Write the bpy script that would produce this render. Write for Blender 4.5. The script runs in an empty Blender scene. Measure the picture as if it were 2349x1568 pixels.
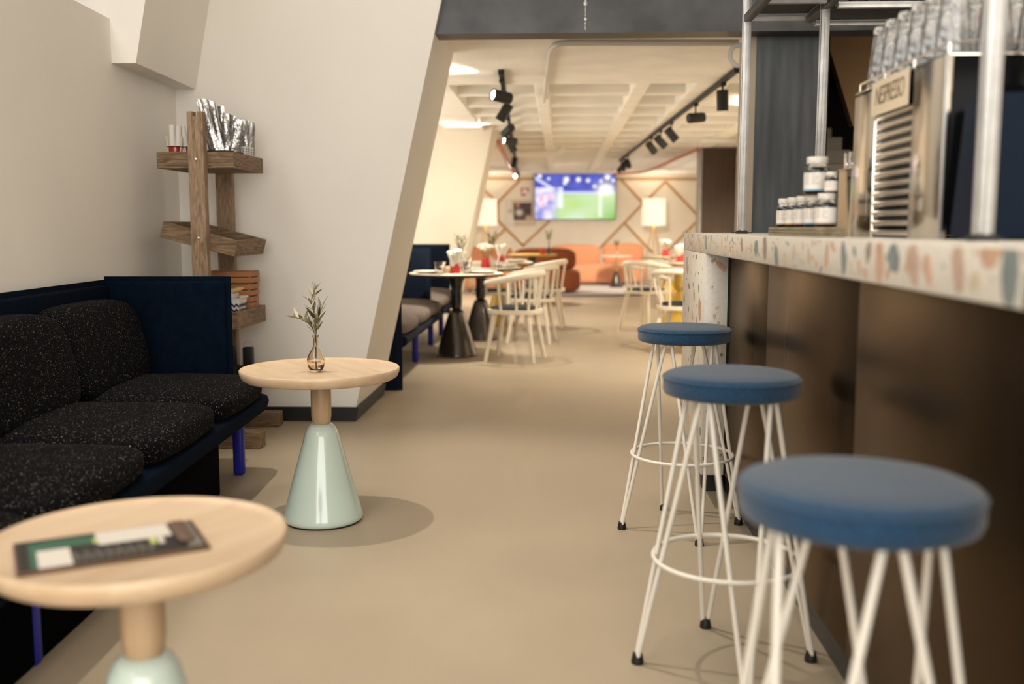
import bpy, bmesh, math, random
from math import sin, cos, pi, radians as R
from mathutils import Vector, Matrix, noise
random.seed(7)
scene = bpy.context.scene
C = scene.collection

# ------------------------------------------------------------------ camera
cd = bpy.data.cameras.new('camera'); cam = bpy.data.objects.new('camera', cd); C.objects.link(cam)
cd.sensor_width = 36.0; cd.lens = 35.0; cd.clip_start = 0.05; cd.clip_end = 100
cam.location = (0, 0, 1.15); cam.rotation_euler = (R(90 - 6.568), 0, R(2.677))
cd.dof.use_dof = True; cd.dof.focus_distance = 4.1; cd.dof.aperture_fstop = 1.7
scene.camera = cam

# ------------------------------------------------------------------ world, lights, exposure
w = bpy.data.worlds.new('world'); scene.world = w; w.use_nodes = True
w.node_tree.nodes['Background'].inputs[0].default_value = (0.80, 0.88, 1.0, 1)
w.node_tree.nodes['Background'].inputs[1].default_value = 1.2
scene.view_settings.view_transform = 'Standard'; scene.view_settings.look = 'None'
scene.view_settings.exposure = 0.0; scene.view_settings.gamma = 1.0
scene.view_settings.use_curve_mapping = False
scene.cycles.use_denoising = True
scene.cycles.max_bounces = 10; scene.cycles.diffuse_bounces = 5; scene.cycles.glossy_bounces = 4
scene.cycles.transmission_bounces = 8; scene.cycles.transparent_max_bounces = 8
scene.cycles.sample_clamp_indirect = 4.0
scene.cycles.caustics_reflective = False; scene.cycles.caustics_refractive = False

def light(name, kind, loc, target, power, col, size=0.1, size_y=None, angle=60, blend=0.3):
    l = bpy.data.lights.new(name, kind); l.energy = power; l.color = col
    if kind == 'AREA':
        l.shape = 'RECTANGLE'; l.size = size; l.size_y = size_y or size
    else:
        l.shadow_soft_size = size
    if kind == 'SPOT':
        l.spot_size = R(angle); l.spot_blend = blend
    o = bpy.data.objects.new(name, l); C.objects.link(o); o.location = loc
    d = Vector(target) - Vector(loc)
    o.rotation_euler = d.to_track_quat('-Z', 'Y').to_euler()
    return o
DAY = (1.0, 0.955, 0.885); WARM = (1.0, 0.90, 0.75)
# daylight through the clerestory above the left wall and through the shop window behind the camera
light('daylight_clerestory', 'AREA', (-2.50, 1.0, 3.25), (0, 1.0, 2.2), 170, DAY, 7.0, 1.7)
light('daylight_shopfront', 'AREA', (0.3, -3.3, 2.2), (0.0, 5.0, 1.3), 300, DAY, 4.4, 3.2)
# fill lights added at made-up windows, left and right, to brighten the far ceiling
light('added_fill_far_left', 'AREA', (-3.02, 9.4, 1.25), (0, 9.4, 1.75), 118, (1.0, 0.90, 0.76), 4.2, 1.5)
light('added_fill_far_lounge', 'AREA', (-3.02, 17.5, 1.25), (0, 17.5, 1.7), 34, (1.0, 0.90, 0.76), 6.0, 1.5)
light('added_fill_far_right', 'AREA', (3.37, 18.0, 1.25), (0, 18.0, 1.7), 40, (1.0, 0.90, 0.76), 4.6, 1.5)
# two spotlights high under the front ceiling
light('spot_beam', 'SPOT', (-1.50, 3.75, 4.78), (-0.55, 3.75, 0), 370, (1, 0.90, 0.76), 0.05, angle=46, blend=0.6)
light('spot_beam', 'SPOT', (0.10, 2.2, 4.78), (0.15, 2.6, 0), 130, (1, 0.88, 0.74), 0.35, angle=80, blend=0.8)

# ------------------------------------------------------------------ materials
M = {}
def nd(nt, t, **k):
    n = nt.nodes.new(t)
    for a, b in k.items(): setattr(n, a, b)
    return n
def mat(name, col, rough=0.5, metal=0.0, var=0.0, vscale=4.0, bump=0.0, bscale=60.0, stretch=None, col2=None,
        spec=None, trans=0.0, ior=1.45, sheen=0.0, coat=0.0, emit=None, estr=1.0, rvar=0.0, aniso=0.0):
    m = bpy.data.materials.new(name); m.use_nodes = True; nt = m.node_tree; L = nt.links
    b = nt.nodes['Principled BSDF']
    b.inputs['Base Color'].default_value = (*col, 1); b.inputs['Roughness'].default_value = rough
    b.inputs['Metallic'].default_value = metal
    b.inputs['Transmission Weight'].default_value = trans; b.inputs['IOR'].default_value = ior
    if spec is not None: b.inputs['Specular IOR Level'].default_value = spec
    if sheen: b.inputs['Sheen Weight'].default_value = sheen; b.inputs['Sheen Tint'].default_value = (1, 0.93, 0.82, 1)
    if coat: b.inputs['Coat Weight'].default_value = coat; b.inputs['Coat Roughness'].default_value = 0.08
    if emit: b.inputs['Emission Color'].default_value = (*emit, 1); b.inputs['Emission Strength'].default_value = estr
    if var or bump or col2 or rvar:
        tc = nd(nt, 'ShaderNodeTexCoord'); mp = nd(nt, 'ShaderNodeMapping')
        L.new(tc.outputs['Object'], mp.inputs[0])
        if stretch: mp.inputs['Scale'].default_value = stretch
    if var or col2 or rvar:
        n = nd(nt, 'ShaderNodeTexNoise'); n.inputs['Scale'].default_value = vscale; n.inputs['Detail'].default_value = 5
        L.new(mp.outputs[0], n.inputs[0])
        cr = nd(nt, 'ShaderNodeValToRGB')
        c2 = col2 or tuple(max(0, c * (1 - var)) for c in col)
        c1 = col if col2 else tuple(min(1, c * (1 + var)) for c in col)
        cr.color_ramp.elements[0].position = 0.35; cr.color_ramp.elements[1].position = 0.65
        cr.color_ramp.elements[0].color = (*c2, 1); cr.color_ramp.elements[1].color = (*c1, 1)
        L.new(n.outputs[0], cr.inputs[0]); L.new(cr.outputs[0], b.inputs['Base Color'])
        if rvar:
            mr = nd(nt, 'ShaderNodeMapRange'); mr.inputs[3].default_value = rough - rvar; mr.inputs[4].default_value = rough + rvar
            L.new(n.outputs[0], mr.inputs[0]); L.new(mr.outputs[0], b.inputs['Roughness'])
    if bump:
        n2 = nd(nt, 'ShaderNodeTexNoise'); n2.inputs['Scale'].default_value = bscale; n2.inputs['Detail'].default_value = 3
        L.new(mp.outputs[0], n2.inputs[0])
        bp = nd(nt, 'ShaderNodeBump'); bp.inputs['Strength'].default_value = bump; bp.inputs['Distance'].default_value = 0.01
        L.new(n2.outputs[0], bp.inputs['Height']); L.new(bp.outputs[0], b.inputs['Normal'])
    M[name] = m
    return m
def wood(name, c1, c2, axis='X', scale=7.0, rough=0.45, dist=3.0, bump=0.05):
    m = bpy.data.materials.new(name); m.use_nodes = True; nt = m.node_tree; L = nt.links
    b = nt.nodes['Principled BSDF']; b.inputs['Roughness'].default_value = rough
    tc = nd(nt, 'ShaderNodeTexCoord'); mp = nd(nt, 'ShaderNodeMapping'); L.new(tc.outputs['Object'], mp.inputs[0])
    s = {'X': (0.12, 1, 1), 'Y': (1, 0.12, 1), 'Z': (1, 1, 0.12)}[axis]
    mp.inputs['Scale'].default_value = s
    n = nd(nt, 'ShaderNodeTexNoise'); n.inputs['Scale'].default_value = scale * 4; n.inputs['Detail'].default_value = 8
    n.inputs['Distortion'].default_value = dist * 0.3
    L.new(mp.outputs[0], n.inputs[0])
    cr = nd(nt, 'ShaderNodeValToRGB')
    cr.color_ramp.elements[0].position = 0.3; cr.color_ramp.elements[1].position = 0.68
    cr.color_ramp.elements[0].color = (*c2, 1); cr.color_ramp.elements[1].color = (*c1, 1)
    L.new(n.outputs[0], cr.inputs[0]); L.new(cr.outputs[0], b.inputs['Base Color'])
    bp = nd(nt, 'ShaderNodeBump'); bp.inputs['Strength'].default_value = bump; bp.inputs['Distance'].default_value = 0.01
    L.new(n.outputs[0], bp.inputs['Height']); L.new(bp.outputs[0], b.inputs['Normal'])
    M[name] = m
    return m
def speckle(name, base, fleck, scale, thr, rough=0.95, bump=0.25):
    m = bpy.data.materials.new(name); m.use_nodes = True; nt = m.node_tree; L = nt.links
    b = nt.nodes['Principled BSDF']; b.inputs['Roughness'].default_value = rough
    b.inputs['Specular IOR Level'].default_value = 0.06
    tc = nd(nt, 'ShaderNodeTexCoord')
    n = nd(nt, 'ShaderNodeTexNoise'); n.inputs['Scale'].default_value = scale; n.inputs['Detail'].default_value = 2
    L.new(tc.outputs['Object'], n.inputs[0])
    cr = nd(nt, 'ShaderNodeValToRGB')
    cr.color_ramp.elements[0].position = thr; cr.color_ramp.elements[1].position = thr + 0.06
    cr.color_ramp.elements[0].color = (*base, 1); cr.color_ramp.elements[1].color = (*fleck, 1)
    L.new(n.outputs[0], cr.inputs[0]); L.new(cr.outputs[0], b.inputs['Base Color'])
    bp = nd(nt, 'ShaderNodeBump'); bp.inputs['Strength'].default_value = bump; bp.inputs['Distance'].default_value = 0.004
    L.new(n.outputs[0], bp.inputs['Height']); L.new(bp.outputs[0], b.inputs['Normal'])
    M[name] = m
    return m
def printed(name, strength=0.0, rough=0.6):
    m = bpy.data.materials.new(name); m.use_nodes = True; nt = m.node_tree; L = nt.links
    b = nt.nodes['Principled BSDF']; b.inputs['Roughness'].default_value = rough
    a = nd(nt, 'ShaderNodeVertexColor', layer_name='print')
    if strength:
        b.inputs['Base Color'].default_value = (0.01, 0.01, 0.01, 1)
        L.new(a.outputs[0], b.inputs['Emission Color']); b.inputs['Emission Strength'].default_value = strength
    else:
        L.new(a.outputs[0], b.inputs['Base Color'])
    M[name] = m
    return m

mat('wall_paint', (0.80, 0.765, 0.71), 0.9, var=0.02, vscale=1.5, bump=0.04, bscale=180)
mat('far_paint', (0.84, 0.78, 0.68), 0.9, var=0.03, vscale=2)
mat('ceiling_paint', (0.88, 0.845, 0.785), 0.9, var=0.05, vscale=3, bump=0.05, bscale=40)
mat('front_ceiling', (0.70, 0.67, 0.62), 0.9, var=0.02)
mat('concrete', (0.40, 0.328, 0.238), 0.40, var=0.06, vscale=1.3, bump=0.02, bscale=90, rvar=0.1, spec=0.36)
mat('black_skirting', (0.012, 0.012, 0.013), 0.45)
mat('raw_steel', (0.070, 0.069, 0.071), 0.5, metal=0.6, var=0.35, vscale=3, rvar=0.1, stretch=(1.0, 1.0, 1.0))
mat('column_steel', (0.068, 0.075, 0.078), 0.5, metal=0.5, var=0.35, vscale=6, rvar=0.1, stretch=(3, 3, 0.25))
mat('bar_steel', (0.030, 0.020, 0.013), 0.29, metal=0.8, var=0.18, vscale=7, rvar=0.05, stretch=(1, 1, 0.12))
M['bar_steel'].node_tree.nodes['Principled BSDF'].inputs['Specular Tint'].default_value = (0.95, 0.80, 0.66, 1)
mat('dark_kick', (0.05, 0.045, 0.04), 0.5)
mat('galvanised', (0.40, 0.39, 0.37), 0.45, metal=0.7, var=0.1, vscale=20)
mat('stainless', (0.66, 0.60, 0.52), 0.17, metal=1.0, bump=0.01, bscale=200, stretch=(1, 1, 20))
mat('slat_chrome', (0.86, 0.80, 0.72), 0.2, metal=1.0)
mat('gloss_black', (0.006, 0.006, 0.007), 0.16, spec=0.05)
mat('matt_black', (0.012, 0.012, 0.012), 0.6)
mat('shade_black', (0.012, 0.010, 0.008), 0.9)  # shade of the stair hall put into its wall colour
mat('navy_panel', (0.009, 0.014, 0.026), 0.5, spec=0.04)
mat('brown_plaster', (0.25, 0.14, 0.065), 0.9, var=0.06)
mat('stair_beige', (0.42, 0.35, 0.27), 0.8)
mat('brown_column', (0.045, 0.027, 0.016), 0.7, var=0.2, vscale=5, stretch=(5, 5, 0.3))
mat('felt_navy', (0.0019, 0.0054, 0.0125), 0.95, spec=0.05, bump=0.15, bscale=350, var=0.15, vscale=30)
mat('felt_navy_far', (0.004, 0.008, 0.020), 0.9, spec=0.2, var=0.1, vscale=30)
mat('plinth_black', (0.002, 0.002, 0.0025), 0.95, spec=0.02)
mat('blue_lacquer', (0.012, 0.014, 0.26), 0.42)
speckle('tweed_black', (0.0021, 0.0017, 0.0025), (0.55, 0.52, 0.47), 270, 0.672)
speckle('tweed_taupe', (0.16, 0.132, 0.12), (0.28, 0.24, 0.21), 120, 0.6)
mat('denim', (0.020, 0.062, 0.125), 0.9, sheen=0.3, bump=0.25, bscale=420, col2=(0.012, 0.040, 0.088), vscale=160, spec=0.15)
mat('cream_lacquer', (0.78, 0.74, 0.66), 0.38)
mat('cream_wood', (0.76, 0.68, 0.55), 0.45)
mat('rubber_black', (0.008, 0.008, 0.008), 0.5)
mat('mint_lacquer', (0.55, 0.66, 0.605), 0.14, coat=0.4)
wood('beech', (0.62, 0.465, 0.315), (0.52, 0.37, 0.23), 'Y', 5.0, 0.42, 2.0, 0.02)
wood('beech_turned', (0.50, 0.36, 0.23), (0.40, 0.27, 0.155), 'Z', 5.0, 0.35, 2.0, 0.02)
wood('old_wood', (0.38, 0.265, 0.165), (0.15, 0.092, 0.05), 'Z', 18.0, 0.75, 5.0, 0.3)
wood('old_wood_x', (0.27, 0.175, 0.098), (0.075, 0.044, 0.022), 'X', 16.0, 0.75, 5.0, 0.3)
wood('old_wood_y', (0.29, 0.19, 0.108), (0.085, 0.05, 0.026), 'Y', 16.0, 0.75, 5.0, 0.3)
wood('crate_wood', (0.42, 0.17, 0.062), (0.26, 0.10, 0.036), 'X', 8.0, 0.6, 3.0, 0.1)
wood('ply', (0.30, 0.24, 0.15), (0.15, 0.11, 0.06), 'Y', 14.0, 0.6, 1.0, 0.1)
mat('kraft', (0.58, 0.42, 0.26), 0.75, var=0.05, vscale=20)
mat('kraft_pale', (0.68, 0.55, 0.38), 0.7)
mat('terrazzo', (0.68, 0.635, 0.56), 0.35, var=0.05, vscale=60, bump=0.01)
for n_, c_ in dict(peach=(0.58, 0.36, 0.25), tan=(0.56, 0.43, 0.28), slate=(0.19, 0.23, 0.23), taupe=(0.27, 0.21, 0.17),
                   dark=(0.05, 0.05, 0.055), rose=(0.52, 0.37, 0.29), sand=(0.60, 0.50, 0.36)).items():
    mat('chip_' + n_, c_, 0.35, var=0.12, vscale=40)
mat('glass', (1, 1, 1), 0.02, trans=1.0, ior=1.45)
mat('glass_ribbed', (1.0, 0.99, 0.97), 0.04, trans=0.96, ior=1.5, bump=0.25, bscale=40)
mat('glass_amber', (1.0, 0.90, 0.78), 0.03, trans=1.0, ior=1.4)
mat('window_glass', (1, 1, 1), 0.0, trans=1.0, ior=1.02)
mat('white_metal', (0.72, 0.70, 0.66), 0.35)
mat('white_label', (0.80, 0.78, 0.73), 0.6)
mat('label_print', (0.55, 0.40, 0.33), 0.7)
mat('label_blue', (0.25, 0.45, 0.60), 0.7)
mat('label_orange', (0.75, 0.45, 0.18), 0.7)
mat('lid_white', (0.66, 0.62, 0.56), 0.35)
mat('tea_leaf', (0.50, 0.38, 0.19), 0.9, var=0.4, vscale=120)
mat('tea_sachet', (0.62, 0.53, 0.50), 0.8, var=0.35, vscale=60)
mat('paper', (0.74, 0.62, 0.45), 0.8, var=0.03)
mat('ink', (0.13, 0.085, 0.05), 0.8)
mat('white_plastic', (0.72, 0.70, 0.66), 0.4)
mat('foil', (0.40, 0.39, 0.38), 0.28, metal=0.9, var=0.25, vscale=30, bump=0.6, bscale=45)
mat('paper_roll', (0.70, 0.68, 0.63), 0.75)
mat('red_enamel', (0.36, 0.015, 0.012), 0.25, coat=0.3)
mat('red_pot', (0.44, 0.030, 0.026), 0.4)
mat('bolt_steel', (0.78, 0.76, 0.72), 0.25, metal=0.9)
mat('olive_leaf', (0.25, 0.24, 0.12), 0.55, var=0.3, vscale=60)
mat('olive_leaf_pale', (0.50, 0.46, 0.32), 0.6)
mat('twig', (0.13, 0.10, 0.05), 0.7)
mat('green_leaf', (0.20, 0.19, 0.06), 0.6)
mat('petal', (0.86, 0.83, 0.74), 0.7)
mat('black_lacquer', (0.010, 0.009, 0.009), 0.16, coat=0.5)
mat('black_brown', (0.045, 0.034, 0.026), 0.24, metal=0.45, coat=0.3)
mat('mustard', (0.42, 0.27, 0.03), 0.35)
mat('table_edge', (0.02, 0.016, 0.013), 0.5)
mat('laminate', (0.84, 0.75, 0.60), 0.6, spec=0.25)
mat('porcelain', (0.82, 0.78, 0.70), 0.25)
mat('black_pad', (0.010, 0.014, 0.016), 0.9)
mat('orange_wool', (0.72, 0.32, 0.17), 0.92, sheen=0.2)
mat('rust_wool', (0.24, 0.060, 0.018), 0.92, sheen=0.1)
mat('rug_pale', (0.60, 0.55, 0.52), 0.95)
mat('rug_navy', (0.035, 0.04, 0.085), 0.95)
mat('lamp_shade', (0.85, 0.75, 0.60), 0.8, emit=(1.0, 0.89, 0.70), estr=0.7)
mat('lens_glow', (1, 1, 1), 0.3, emit=(1.0, 0.93, 0.80), estr=9.0)
mat('batten', (0.46, 0.25, 0.085), 0.6)
mat('red_pipe', (0.50, 0.09, 0.03), 0.45)
mat('grey_pipe', (0.62, 0.60, 0.56), 0.5)
mat('brass', (0.65, 0.45, 0.18), 0.3, metal=0.9)
mat('basket_navy', (0.015, 0.02, 0.075), 0.8)
mat('basket_white', (0.68, 0.66, 0.62), 0.8)
mat('bread', (0.52, 0.33, 0.14), 0.8)
mat('plastic_bag', (0.55, 0.47, 0.38), 0.3, bump=0.5, bscale=50)
mat('bottle_dark', (0.02, 0.012, 0.010), 0.08, coat=0.4)
mat('bottle_red', (0.30, 0.010, 0.012), 0.12, coat=0.4)
mat('bottle_blue', (0.16, 0.24, 0.34), 0.15)
mat('bottle_amber', (0.42, 0.22, 0.09), 0.2)
mat('leather_brown', (0.10, 0.055, 0.032), 0.55, bump=0.2, bscale=80)
mat('menu_black', (0.030, 0.025, 0.021), 0.5, spec=0.1)
mat('menu_edge', (0.10, 0.05, 0.025), 0.6)
mat('menu_green', (0.045, 0.115, 0.075), 0.5, spec=0.1)
mat('menu_white', (0.62, 0.57, 0.51), 0.6)
mat('menu_lime', (0.50, 0.52, 0.14), 0.6)
mat('menu_grey', (0.20, 0.175, 0.15), 0.6, spec=0.1)
printed('tv_screen', 1.25)
printed('poster_print', 0.0)

# ------------------------------------------------------------------ mesh helpers
def nb(): return bmesh.new()
def box(bm, x0, x1, y0, y1, z0, z1, bev=0.0, seg=2):
    m = Matrix.Translation(((x0 + x1) / 2, (y0 + y1) / 2, (z0 + z1) / 2)) @ Matrix.Diagonal((x1 - x0, y1 - y0, z1 - z0, 1))
    r = bmesh.ops.create_cube(bm, size=1, matrix=m)
    if bev:
        vs = set(r['verts']); es = [e for e in bm.edges if e.verts[0] in vs and e.verts[1] in vs]
        bmesh.ops.bevel(bm, geom=es, offset=bev, segments=seg, profile=0.5, affect='EDGES')
    return bm
def lathe(bm, prof, seg=32, c=(0, 0, 0), mtx=None):
    rings = []
    for r, z in prof:
        if r < 1e-6:
            rings.append([bm.verts.new((c[0], c[1], c[2] + z))])
        else:
            rings.append([bm.verts.new((c[0] + r * cos(2 * pi * i / seg), c[1] + r * sin(2 * pi * i / seg), c[2] + z)) for i in range(seg)])
    for a, b in zip(rings, rings[1:]):
        for i in range(seg):
            j = (i + 1) % seg
            if len(a) == 1 and len(b) == 1: continue
            if len(a) == 1: bm.faces.new((a[0], b[j], b[i]))
            elif len(b) == 1: bm.faces.new((a[i], a[j], b[0]))
            else: bm.faces.new((a[i], a[j], b[j], b[i]))
    if len(rings[0]) > 1: bm.faces.new(list(reversed(rings[0])))
    if len(rings[-1]) > 1: bm.faces.new(rings[-1])
    if mtx is not None:
        bmesh.ops.transform(bm, matrix=mtx, verts=[v for r in rings for v in r])
    return bm
def band(bm, prof, seg=32):
    (r0, z0), (r1, z1) = prof
    a = [bm.verts.new((r0 * cos(2 * pi * i / seg), r0 * sin(2 * pi * i / seg), z0)) for i in range(seg)]
    b = [bm.verts.new((r1 * cos(2 * pi * i / seg), r1 * sin(2 * pi * i / seg), z1)) for i in range(seg)]
    for i in range(seg): bm.faces.new((a[i], a[(i + 1) % seg], b[(i + 1) % seg], b[i]))
    return bm
def sweep(bm, pts, r, seg=8, closed=False, sx=1.0, sy=1.0):
    pts = [Vector(p) for p in pts]; n = len(pts); rings = []
    rr = r if isinstance(r, (list, tuple)) else [r] * n
    nrm = None
    for i, p in enumerate(pts):
        if closed: t = (pts[(i + 1) % n] - pts[i - 1]).normalized()
        else: t = (pts[min(i + 1, n - 1)] - pts[max(i - 1, 0)]).normalized()
        if nrm is None:
            up = Vector((0, 0, 1)) if abs(t.z) < 0.95 else Vector((1, 0, 0))
            nrm = t.cross(up).normalized()
        else:
            nrm = (nrm - t * nrm.dot(t)).normalized()
        bn = t.cross(nrm)
        rings.append([bm.verts.new(p + (nrm * cos(2 * pi * k / seg) * sx + bn * sin(2 * pi * k / seg) * sy) * rr[i]) for k in range(seg)])
    m = n if closed else n - 1
    for i in range(m):
        a, b = rings[i], rings[(i + 1) % n]
        for k in range(seg):
            l = (k + 1) % seg
            bm.faces.new((a[k], a[l], b[l], b[k]))
    if not closed:
        bm.faces.new(list(reversed(rings[0]))); bm.faces.new(rings[-1])
    return bm
def rod(bm, a, b, r0, r1=None, seg=10):
    return sweep(bm, [a, b], [r0, r0 if r1 is None else r1], seg)
def spow(v, e): return math.copysign(abs(v) ** e, v)
def pillow(bm, c, s, e1=0.35, e2=0.3, nu=28, nv=16, fn=None):
    """rounded cushion: superellipsoid with half sizes s"""
    rows = []
    for j in range(nv + 1):
        v = -pi / 2 + pi * j / nv
        row = []
        for i in range(nu):
            u = 2 * pi * i / nu
            p = Vector((s[0] * spow(cos(v), e1) * spow(cos(u), e2), s[1] * spow(cos(v), e1) * spow(sin(u), e2), s[2] * spow(sin(v), e1)))
            if fn: p = fn(p)
            row.append(p + Vector(c))
        rows.append(row)
    bot = bm.verts.new(sum(rows[0], Vector()) / nu); top = bm.verts.new(sum(rows[-1], Vector()) / nu)
    vr = [[bm.verts.new(p) for p in row] for row in rows[1:-1]]
    for i in range(nu):
        j = (i + 1) % nu
        bm.faces.new((bot, vr[0][j], vr[0][i])); bm.faces.new((top, vr[-1][i], vr[-1][j]))
        for a, b in zip(vr, vr[1:]): bm.faces.new((a[i], a[j], b[j], b[i]))
    return bm
def prism(bm, poly, d0, d1, axis='Y'):
    """poly: 2D points; axis Y -> (x,z) extruded along y; X -> (y,z); Z -> (x,y)"""
    def P(p, d): return {'Y': (p[0], d, p[1]), 'X': (d, p[0], p[1]), 'Z': (p[0], p[1], d)}[axis]
    a = [bm.verts.new(P(p, d0)) for p in poly]; b = [bm.verts.new(P(p, d1)) for p in poly]
    n = len(poly)
    for i in range(n): bm.faces.new((a[i], a[(i + 1) % n], b[(i + 1) % n], b[i]))
    bm.faces.new(list(reversed(a))); bm.faces.new(b)
    return bm
def hexa(bm, corners):
    """8 corners: bottom 4 ccw, top 4 ccw"""
    v = [bm.verts.new(p) for p in corners]
    for f in ((3, 2, 1, 0), (4, 5, 6, 7), (0, 1, 5, 4), (1, 2, 6, 5), (2, 3, 7, 6), (3, 0, 4, 7)):
        bm.faces.new([v[i] for i in f])
    return bm
def mesh_of(name, bm, m, smooth=38):
    bmesh.ops.recalc_face_normals(bm, faces=bm.faces)
    me = bpy.data.meshes.new(name); bm.to_mesh(me); bm.free()
    if smooth:
        for p in me.polygons: p.use_smooth = True
        me.set_sharp_from_angle(angle=R(smooth))
    if m: me.materials.append(M[m])
    return me
def part(name, bm, m, parent=None, smooth=38, loc=None, label=None):
    me = bm if isinstance(bm, bpy.types.Mesh) else mesh_of(name, bm, m, smooth)
    o = bpy.data.objects.new(name, me); C.objects.link(o)
    if parent: o.parent = parent
    if loc: o.location = loc
    if label: o['label'] = label
    return o
def tag(o, label, cat, group=None):
    o['label'] = label; o['category'] = cat
    if group: o['group'] = group
    return o
def thing(name, label, cat, loc=(0, 0, 0), rz=0.0, group=None):
    o = bpy.data.objects.new(name, None); o.empty_display_size = 0.1; C.objects.link(o)
    o.location = loc; o.rotation_euler = (0, 0, rz)
    return tag(o, label, cat, group)
def struct(name, bm, m, smooth=0, label=None):
    o = part(name, bm, m, None, smooth); o['kind'] = 'structure'
    if label: o['label'] = label
    return o
def copy_tree(o, parent=None):
    kids = list(o.children)
    c = o.copy(); C.objects.link(c); c.parent = parent
    for k in kids: copy_tree(k, c)
    return c
def dup(o, loc, rz=None, label=None, group=None):
    c = copy_tree(o); c.location = loc
    if rz is not None: c.rotation_euler = (0, 0, rz)
    if label: c['label'] = label
    if group: c['group'] = group
    return c
def print_mesh(name, m, wdt, hgt, nx, ny, fn, flip=False):
    """flat printed sheet in the XZ plane facing -Y, colours per vertex from fn(u, v)"""
    bm = nb(); vs = []
    for j in range(ny + 1):
        for i in range(nx + 1): vs.append(bm.verts.new((-wdt / 2 + wdt * i / nx, 0, -hgt / 2 + hgt * j / ny)))
    for j in range(ny):
        for i in range(nx):
            a = j * (nx + 1) + i
            bm.faces.new((vs[a], vs[a + 1], vs[a + nx + 2], vs[a + nx + 1]))
    me = bpy.data.meshes.new(name); bm.to_mesh(me); bm.free()
    ca = me.color_attributes.new('print', 'FLOAT_COLOR', 'POINT')
    for k, v in enumerate(me.vertices):
        ca.data[k].color = (*fn(v.co.x / wdt + 0.5, v.co.z / hgt + 0.5), 1)
    me.materials.append(M[m])
    return me

# ================================================================== THE SETTING
WA = R(2.75)                                   # the left wall and its sofa stand 2.75 degrees off the corridor
def LW(y, off=0.0):                            # x of the left wall face at depth y
    return -2.228 + math.tan(WA) * (5.81 - y) + off
struct('floor', box(nb(), -6.0, 6.0, -4.0, 22.4, -0.12, 0.0), 'concrete', label='smooth tan concrete floor of the whole room')
# left wall, thick, up to the sill of the clerestory window
bm = nb(); y0, y1 = -3.6, 4.885
hexa(bm, [(LW(y0) - 0.42, y0, 0), (LW(y0), y0, 0), (LW(5.81), 5.81, 0), (LW(5.81) - 0.42, 5.81, 0),
          (LW(y0) - 0.42, y0, 1.945), (LW(y0), y0, 1.945), (LW(5.81), 5.81, 1.945), (LW(5.81) - 0.42, 5.81, 1.945)])
wl = struct('wall_left', bm, 'wall_paint', label='off-white plaster wall behind the navy sofa')
bm = nb(); hexa(bm, [(LW(y0) - 0.42, y0, 1.945), (LW(y0), y0, 1.945), (LW(y1), y1, 1.945), (LW(y1) - 0.42, y1, 1.945),
          (LW(y0) - 0.42, y0, 2.155), (LW(y0), y0, 2.155), (LW(y1), y1, 2.155), (LW(y1) - 0.42, y1, 2.155)])
part('window_sill', bm, 'wall_paint', wl, 0)
bm = nb(); hexa(bm, [(LW(y1) - 0.42, y1, 1.945), (LW(y1, 0.12), y1, 1.945), (LW(5.81, 0.12), 5.81, 1.945), (LW(5.81) - 0.42, 5.81, 1.945),
          (LW(y1) - 0.42, y1, 5.0), (LW(y1, 0.12 + 0.2 * 3.055), y1, 5.0), (LW(5.81, 0.12 + 0.2 * 3.055), 5.81, 5.0), (LW(5.81) - 0.42, 5.81, 5.0)])
part('boxed_pier', bm, 'wall_paint', wl, 0, label='boxed-out white pier hanging above the shelf corner')
bm = nb(); hexa(bm, [(LW(y0) - 0.42, y0, 4.2), (LW(y0), y0, 4.2), (LW(y1), y1, 4.2), (LW(y1) - 0.42, y1, 4.2),
          (LW(y0) - 0.42, y0, 5.0), (LW(y0), y0, 5.0), (LW(y1), y1, 5.0), (LW(y1) - 0.42, y1, 5.0)])
part('lintel', bm, 'wall_paint', wl, 0)
# clerestory window
bm = nb()
for z in (2.18, 4.17): box(bm, -2.53, -2.47, y0, y1, z - 0.025, z + 0.025)
for y in (-3.57, -1.5, 0.6, 2.7, 4.86): box(bm, -2.53, -2.47, y - 0.025, y + 0.025, 2.2, 4.15)
w1 = struct('window_1', bm, 'white_metal', label='high clerestory window above the left wall')
for y in (-2.53, -0.45, 1.65, 3.78): part('pane', box(nb(), -2.563, -2.557, y - 1.0, y + 1.0, 2.2, 4.15), 'window_glass', w1, 0)
# slanted buttress walls
SL = 0.226
def buttress(name, x0, y0, y1, ztop, m, lab, xl=-3.2):
    return struct(name, prism(nb(), [(xl, 0), (x0, 0), (x0 + SL * ztop, ztop), (xl, ztop)], y0, y1, 'Y'), m, label=lab)
buttress('wall_end', -1.223, 5.81, 6.75, 5.0, 'wall_paint', 'white wall with a leaning right edge behind the wooden shelf')
buttress('wall_middle', -1.33, 12.2, 13.1, 2.56, 'far_paint', 'warm lit leaning wall beyond the dining booths')
bm = nb(); prism(bm, [(-2.23, 0), (-1.223, 0), (-1.223 + SL * 0.085, 0.085), (-2.23, 0.085)], 5.79, 5.81, 'Y')
s1 = struct('baseboard_end', bm, 'black_skirting', label='black skirting board on the leaning white wall')
part('return_skirting', hexa(nb(), [(-1.223, 5.79, 0), (-1.203, 5.79, 0), (-1.203, 6.75, 0), (-1.223, 6.75, 0),
     (-1.204, 5.79, 0.085), (-1.184, 5.79, 0.085), (-1.184, 6.75, 0.085), (-1.204, 6.75, 0.085)]), 'black_skirting', s1, 0)
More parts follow.
